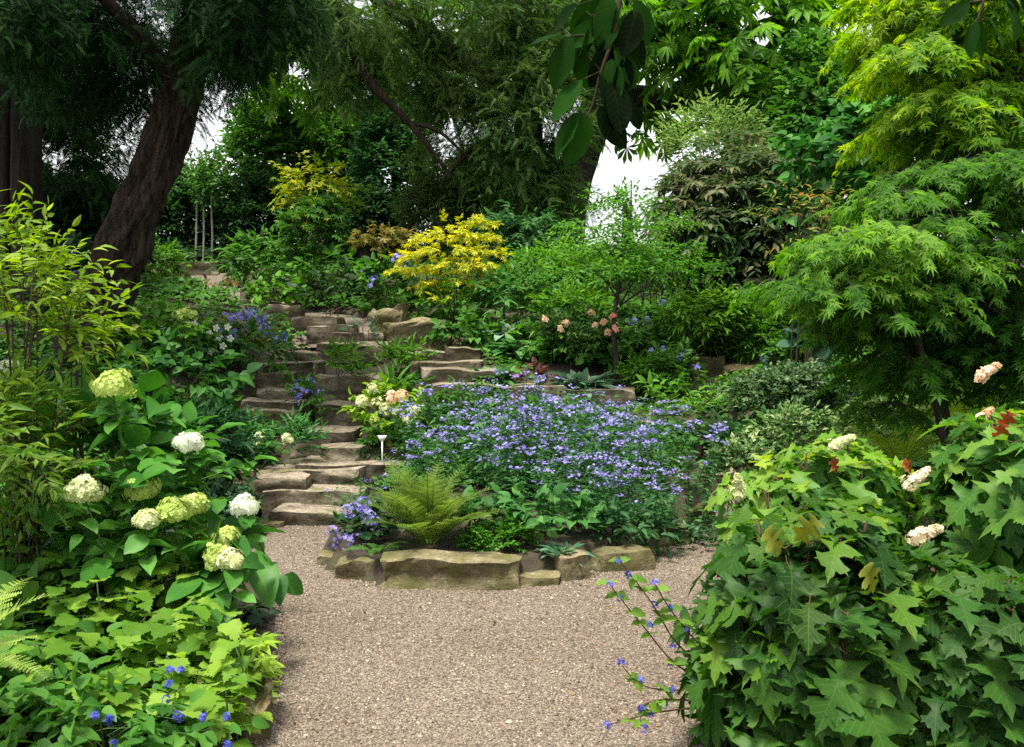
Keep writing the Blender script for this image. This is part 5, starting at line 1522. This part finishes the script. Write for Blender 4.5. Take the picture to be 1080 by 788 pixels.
# clematis sprigs over the gravel
r = RS(77)
root = thing('clematis', 'sparse clematis sprigs with blue flowers leaning over the gravel at right', 'plant', (0.95, 3.75, .1))
gs, gl = Geo(), Geo()
fl = []
src = P(760, 720, 3.45)
for pts in [[(760, 730), (712, 700), (678, 660), (655, 632), (640, 612)], [(762, 720), (715, 680), (690, 640), (668, 610), (650, 588)], [(765, 725), (708, 728), (676, 722), (656, 702)], [(745, 740), (700, 738), (678, 745), (676, 766)], [(755, 700), (720, 660), (705, 640), (690, 615)], [(750, 745), (690, 752), (640, 765)]]:
    W_ = [P(px, py, 3.45 - .02 * i) for i, (px, py) in enumerate(pts)]
    tube(gs, W_, [.0035 - .0005 * i for i in range(len(pts))], 5, sub=4)
    for i in range(1, len(W_)):
        for q in range(2):
            t = r.rand()
            p = W_[i - 1] + (W_[i] - W_[i - 1]) * t
            for s in (-1, 1):
                d_ = np.array([[s * .8 + r.normal() * .3, -.3, .3 * r.normal() + .1]])
                scatter(gl, 'ovate', p[None], d_, np.array([[0, -.4, 1.0]]) + r.normal(size=(1, 3)) * .3, [r.uniform(.025, .052)])
        fl.append(W_[i])
gs.build('stems', REDSTEM, root)
gl.build('foliage', leafmat([(.06, .16, .015), (.13, .26, .03), (.26, .38, .06)], .45, .5, .1), root)
for p in fl:
    g = Geo()
    flower_cluster(g, p + np.array([r.normal() * .01, -.01, r.normal() * .01]), .012, 11, 'aster', .009, r)
    g.build('flower_tuft', flmat([(.05, .06, .30), (.11, .12, .46), (.22, .24, .6)]), root)

# ------------------------------------------------------------------ japanese maples at the right
def jmaple(name, label, trunkpts, trr, pads, size, cols, seed, lai=1.5, twig=.16, per=5, gap=.3, trans=.5, droop=.45, maxn=2600, dx=0):
    r = RS(seed)
    root = thing(name, label, 'maple', trunkpts[0])
    limb_part(root, 'trunk', trunkpts, trr, GREYBARK, 10, .06, seed, 5)
    gb, gl = Geo(), Geo()
    for i, (px, py, wx, hh, d) in enumerate(pads):
        c = P(px + dx, py, d)
        R = np.array([wx / FPX * d, .35 + .1 * r.rand(), hh / FPX * d])
        j = min(range(1, len(trunkpts)), key=lambda k: np.linalg.norm(np.array(trunkpts[k]) - c) + (0 if trunkpts[k][2] < c[2] else .4))
        t0 = np.array(trunkpts[j])
        tube(gb, [t0, (t0 + c) / 2 + np.array([0, 0, .08]), c], [.014, .009, .003], 6, sub=4)
        area = 2 * math.pi * R[0] * R[1]
        nl = int(min(maxn, lai * area / (size * size * .45)))
        n = max(8, nl // per)
        th = r.uniform(0, 6.28, n); q = np.sqrt(r.rand(n)) 
        L = 1 + .3 * np.sin(th * 3 + r.uniform(0, 6)) + .2 * np.sin(th * 7 + r.uniform(0, 6))
        p = c + np.stack([np.cos(th) * q * L * R[0], np.sin(th) * q * L * R[1], r.normal(size=n) * R[2] * .35 - (q * L) ** 2 * R[2] * .8], 1)
        dr = unit(np.stack([np.cos(th) * R[0], np.sin(th) * R[1], np.zeros(n)], 1) + r.normal(size=(n, 3)) * .25 * R[0] - np.array([0, 0, .12]))
        leaf_twigs(gl, gb, p, dr, per, twig, 'palm', size, r, spread=60, nup=1.2, jit=.3, droop=droop, wood=.0012)
    gb.build('branches', GREYBARK, root)
    gl.build('crown', leafmat(cols, trans, .5, 0, 1.0), root)
    return root
D = 5.4
b0 = gz(P(1003, 520, D))
r = RS(13)
pads = []
for (px, py, wx) in [(1010, 190, 70), (1070, 215, 80), (960, 225, 70), (1030, 250, 90), (930, 262, 70), (1080, 280, 80), (975, 290, 90), (890, 295, 60), (1040, 320, 90), (920, 325, 70), (985, 345, 80), (868, 280, 40), (1075, 355, 70), (935, 370, 70), (1010, 375, 60), (900, 352, 45), (905, 385, 40), (880, 320, 40), (845, 300, 30), (1095, 320, 60), (1100, 240, 60), (1050, 180, 60), (985, 175, 60), (1080, 165, 70), (1020, 160, 60), (1000, 240, 80), (1060, 300, 90), (950, 315, 80), (1020, 360, 80)]:
    pads.append((px, py + r.uniform(-6, 6), wx * r.uniform(.6, 1), 11, D + r.uniform(-.6, .5)))
for k in range(26):
    py = r.uniform(165, 390)
    xl = np.interp(py, [165, 290, 360, 430], [930, 830, 880, 930])
    pads.append((r.uniform(xl, 1090), py, r.uniform(28, 55), 9, D + r.uniform(-.7, .5)))
for q in [(1062, 335), (1085, 365), (1055, 395), (1090, 410), (965, 400), (930, 425), (1040, 360)]:
    pads.append((q[0] - 22, q[1], 42, 8, D - .25 + r.uniform(-.3, .3)))
jmaple('japanese_maple', 'green japanese maple with layered feathery sprays over the right bank', [b0, P(1000, 470, D), P(994, 410, D), P(1002, 340, D), P(1012, 270, D), P(1030, 200, D), P(1040, 150, D)], [.035, .028, .024, .02, .016, .01, .004], pads, .05, [(.026, .09, .010), (.05, .145, .017), (.105, .23, .032)], 14, lai=.5, dx=22, droop=.25, twig=.13, trans=.58)
pads = []
for (px, py, wx) in [(935, 262, 60), (880, 290, 55), (850, 302, 40), (905, 240, 50), (880, 262, 40), (915, 300, 50), (860, 250, 35)]:
    pads.append((px, py, wx, 14, 5.0 + r.uniform(-.3, .3)))
for q in pads: pass
jmaple('japanese_maple', 'brighter lime maple sprays reaching left over the bank', [b0 + np.array([.12, -.1, 0]), P(985, 420, 5.1), P(960, 330, 5.1), P(940, 270, 5.0), P(900, 240, 5.0)], [.02, .016, .013, .01, .004], pads, .05, [(.04, .13, .012), (.085, .21, .02), (.18, .32, .04)], 15, lai=.8, dx=14, droop=.25, twig=.13)
D = 6.1
b0 = gz(P(1110, 560, 6.6))
pads = []
for (px, py, wx) in [(960, 25, 70), (1030, 10, 70), (905, 30, 40), (1070, 40, 60), (985, 60, 70), (930, 52, 50), (1050, 75, 70), (1000, 95, 70), (1080, 105, 60), (955, 105, 50), (965, 130, 45), (930, 8, 50), (1000, -15, 80), (1060, -30, 80), (940, -30, 60), (1100, 20, 60), (1100, 70, 60), (975, 90, 50), (915, 45, 35), (990, 135, 55), (1050, 140, 60), (930, 120, 35), (1000, 110, 50)]:
    pads.append((px, py, wx, 16, D + r.uniform(-.6, .6)))
jmaple('japanese_maple', 'golden-green japanese maple filling the upper right corner', [b0, P(1110, 450, 6.6), P(1108, 300, 6.5), P(1100, 180, 6.3), P(1080, 90, 6.2), P(1040, 20, 6.1), P(1000, -60, 6.1)], [.05, .045, .04, .032, .025, .016, .006], pads, .06, [(.05, .145, .010), (.105, .235, .018), (.25, .37, .03)], 16, lai=.9, dx=34, trans=.58)

# ------------------------------------------------------------------ overhanging twigs close to the camera
def hang(label, pts, leaves, seed, size):
    r = RS(seed)
    root = thing('overhanging_twig', label, 'branch', pts[0], 'dark leafy twigs hanging in from above')
    gs, gl = Geo(), Geo()
    tube(gs, pts, list(np.linspace(.006, .002, len(pts))), 6, sub=4)
    for (px, py, d, ang, s) in leaves:
        p = P(px, py, d)
        a = rad(ang)
        dv = np.array([[math.cos(a), r.normal() * .25, -math.sin(a)]])
        nv = np.array([[r.normal() * .5, -.75, .45 + r.normal() * .3]])
        scatter(gl, 'magnolia', p[None], dv, nv, [size * s])
        q = np.array(min(pts, key=lambda w: np.linalg.norm(np.array(w) - p)))
        sticks(gs, q[None], p[None], .0018)
    gl.build('foliage', leafmat([(.0012, .004, .0012), (.0025, .009, .002), (.012, .05, .005)], .3, .7, .06, 1.2, .03), root)
    gs.build('twig', WOOD, root)
D = 2.0
hang('dark drooping sprig of broad leaves hanging at the top centre', [P(668, -60, D), P(655, -10, D), P(648, 35, D), P(634, 75, D), P(626, 108, D), P(618, 125, D)],
     [(595, 38, D, 175, .85), (602, 38, D, 110, 1.0), (614, 84, D, 130, .95), (612, 118, D, 125, .95), (617, 118, D, 105, 1.0), (632, 75, D, 65, 1.1), (645, 85, D, 75, 1.0), (632, 112, D, 60, .9), (650, 100, D, 40, .8), (658, 15, D, 80, .9), (650, 5, D, 120, .9),
      (625, 15, D, 60, .9), (640, 40, D, 100, .9), (618, 12, D, 95, .8), (668, 0, D, 60, .8), (630, -15, D, 110, 1.0), (648, 50, D, 55, .8), (660, 40, D, 110, .7), (636, 20, D, 140, .8), (610, 5, D, 150, .7), (660, 60, D, 95, .8), (640, -5, D, 90, 1.0), (652, 22, D, 60, 1.0), (622, 28, D, 120, .9), (612, 50, D, 80, .8), (670, 10, D, 100, .9), (645, 62, D, 90, .9)], 5, .108)
hang('smaller dark sprig hanging at the top right corner', [P(1075, -60, D), P(1050, -25, D), P(1038, 0, D), P(1030, 25, D)],
     [(1022, 2, D, 140, .7), (1030, 22, D, 110, .75), (1034, 20, D, 85, .75), (1040, 18, D, 50, .7), (1060, 0, D, 60, .8), (1075, 0, D, 40, .8), (1050, -8, D, 20, .7)], 6, .10)

# ------------------------------------------------------------------ low cover over bare soil
def cover(name, label, n, xr, yr, tm, size, cols, seed, hmax=.18, cond=None):
    r = RS(seed)
    x = r.uniform(*xr, n); y = r.uniform(*yr, n)
    k = ~in_poly(x, y, GRAVEL) & clear_of_stone(x, y) & (path_dist(x, y) > .5)
    k &= ~in_poly(x, y, BED) | (y > 5.98)
    k &= vnoise(np.stack([x, y, 0 * x], 1), seed, 2.2) > -.35
    if cond is not None: k &= cond(x, y)
    x, y = x[k], y[k]
    n = len(x)
    h = hmax * (.35 + .65 * r.rand(n)) * (.6 + .4 * vnoise(np.stack([x, y, 0 * x], 1), seed + 1, 1.5))
    g = Geo()
    b = np.stack([x, y, terr(x, y)], 1)
    for j in range(5):
        a = r.uniform(0, 6.28, n)
        p = b + np.stack([r.normal(size=n) * .05, r.normal(size=n) * .05, np.maximum(h, .02) * r.uniform(.5, 1.1, n)], 1)
        scatter(g, tm, p, np.stack([np.cos(a), np.sin(a), r.uniform(-.2, .6, n)], 1), np.tile([0, -.1, 1.0], (n, 1)) + r.normal(size=(n, 3)) * .35, size * r.uniform(.6, 1.3, n))
    tag(g.build(name, leafmat(cols, .3, .5, 0, .9)), label, kind='stuff')
cover('ground_cover', 'low mixed green ground cover on the upper bank', 16000, (-9, 9), (8, 20), 'ovate', .08, C_MID, 21, .25)
cover('ground_cover', 'low fresh green ground cover on the right bank', 7000, (1.0, 7), (5.5, 13), 'small', .06, C_BRIGHT, 22, .18)
cover('ground_cover', 'dark low ground cover on the left bank', 7000, (-6, -1.3), (3.2, 10), 'ovate', .07, C_DARK, 23, .2)
cover('ground_cover', 'fine low ground cover inside the island bed', 5000, (-1.3, 1.7), (5.95, 9.6), 'ovate', .05, C_MID, 24, .10)
cover('undergrowth', 'dark undergrowth at the crest of the bank', 9000, (-16, 16), (18, 30), 'ovate', .16, C_DARK, 25, .45)
cover('undergrowth', 'leafy undergrowth right of the oakleaf hydrangeas', 9000, (1.7, 8), (1.5, 8), 'ovate', .10, C_MID, 26, .4)
cover('undergrowth', 'leafy undergrowth left of the golden shrub', 9000, (-8, -1.5), (1.5, 9), 'ovate', .10, C_MID, 27, .35)
# fallen leaves on the gravel
r = RS(88)
n = 170
x = r.uniform(-1.9, 1.5, n); y = r.uniform(3.5, 7.2, n)
k = in_poly(x, y, GRAVEL) & ~in_poly(x, y, BED)
x, y = x[k], y[k]; n = len(x)
g = Geo()
a = r.uniform(0, 6.28, n)
scatter(g, 'small', np.stack([x, y, 0 * x + .013], 1), np.stack([np.cos(a), np.sin(a), 0 * a], 1), np.tile([0, 0, 1.0], (n, 1)) + r.normal(size=(n, 3)) * .3, r.uniform(.010, .034, n))
tag(g.build('fallen_leaves', leafmat([(.06, .04, .02), (.16, .10, .04), (.30, .22, .06)], .2, .7)), 'tiny fallen leaves scattered on the gravel', kind='stuff')
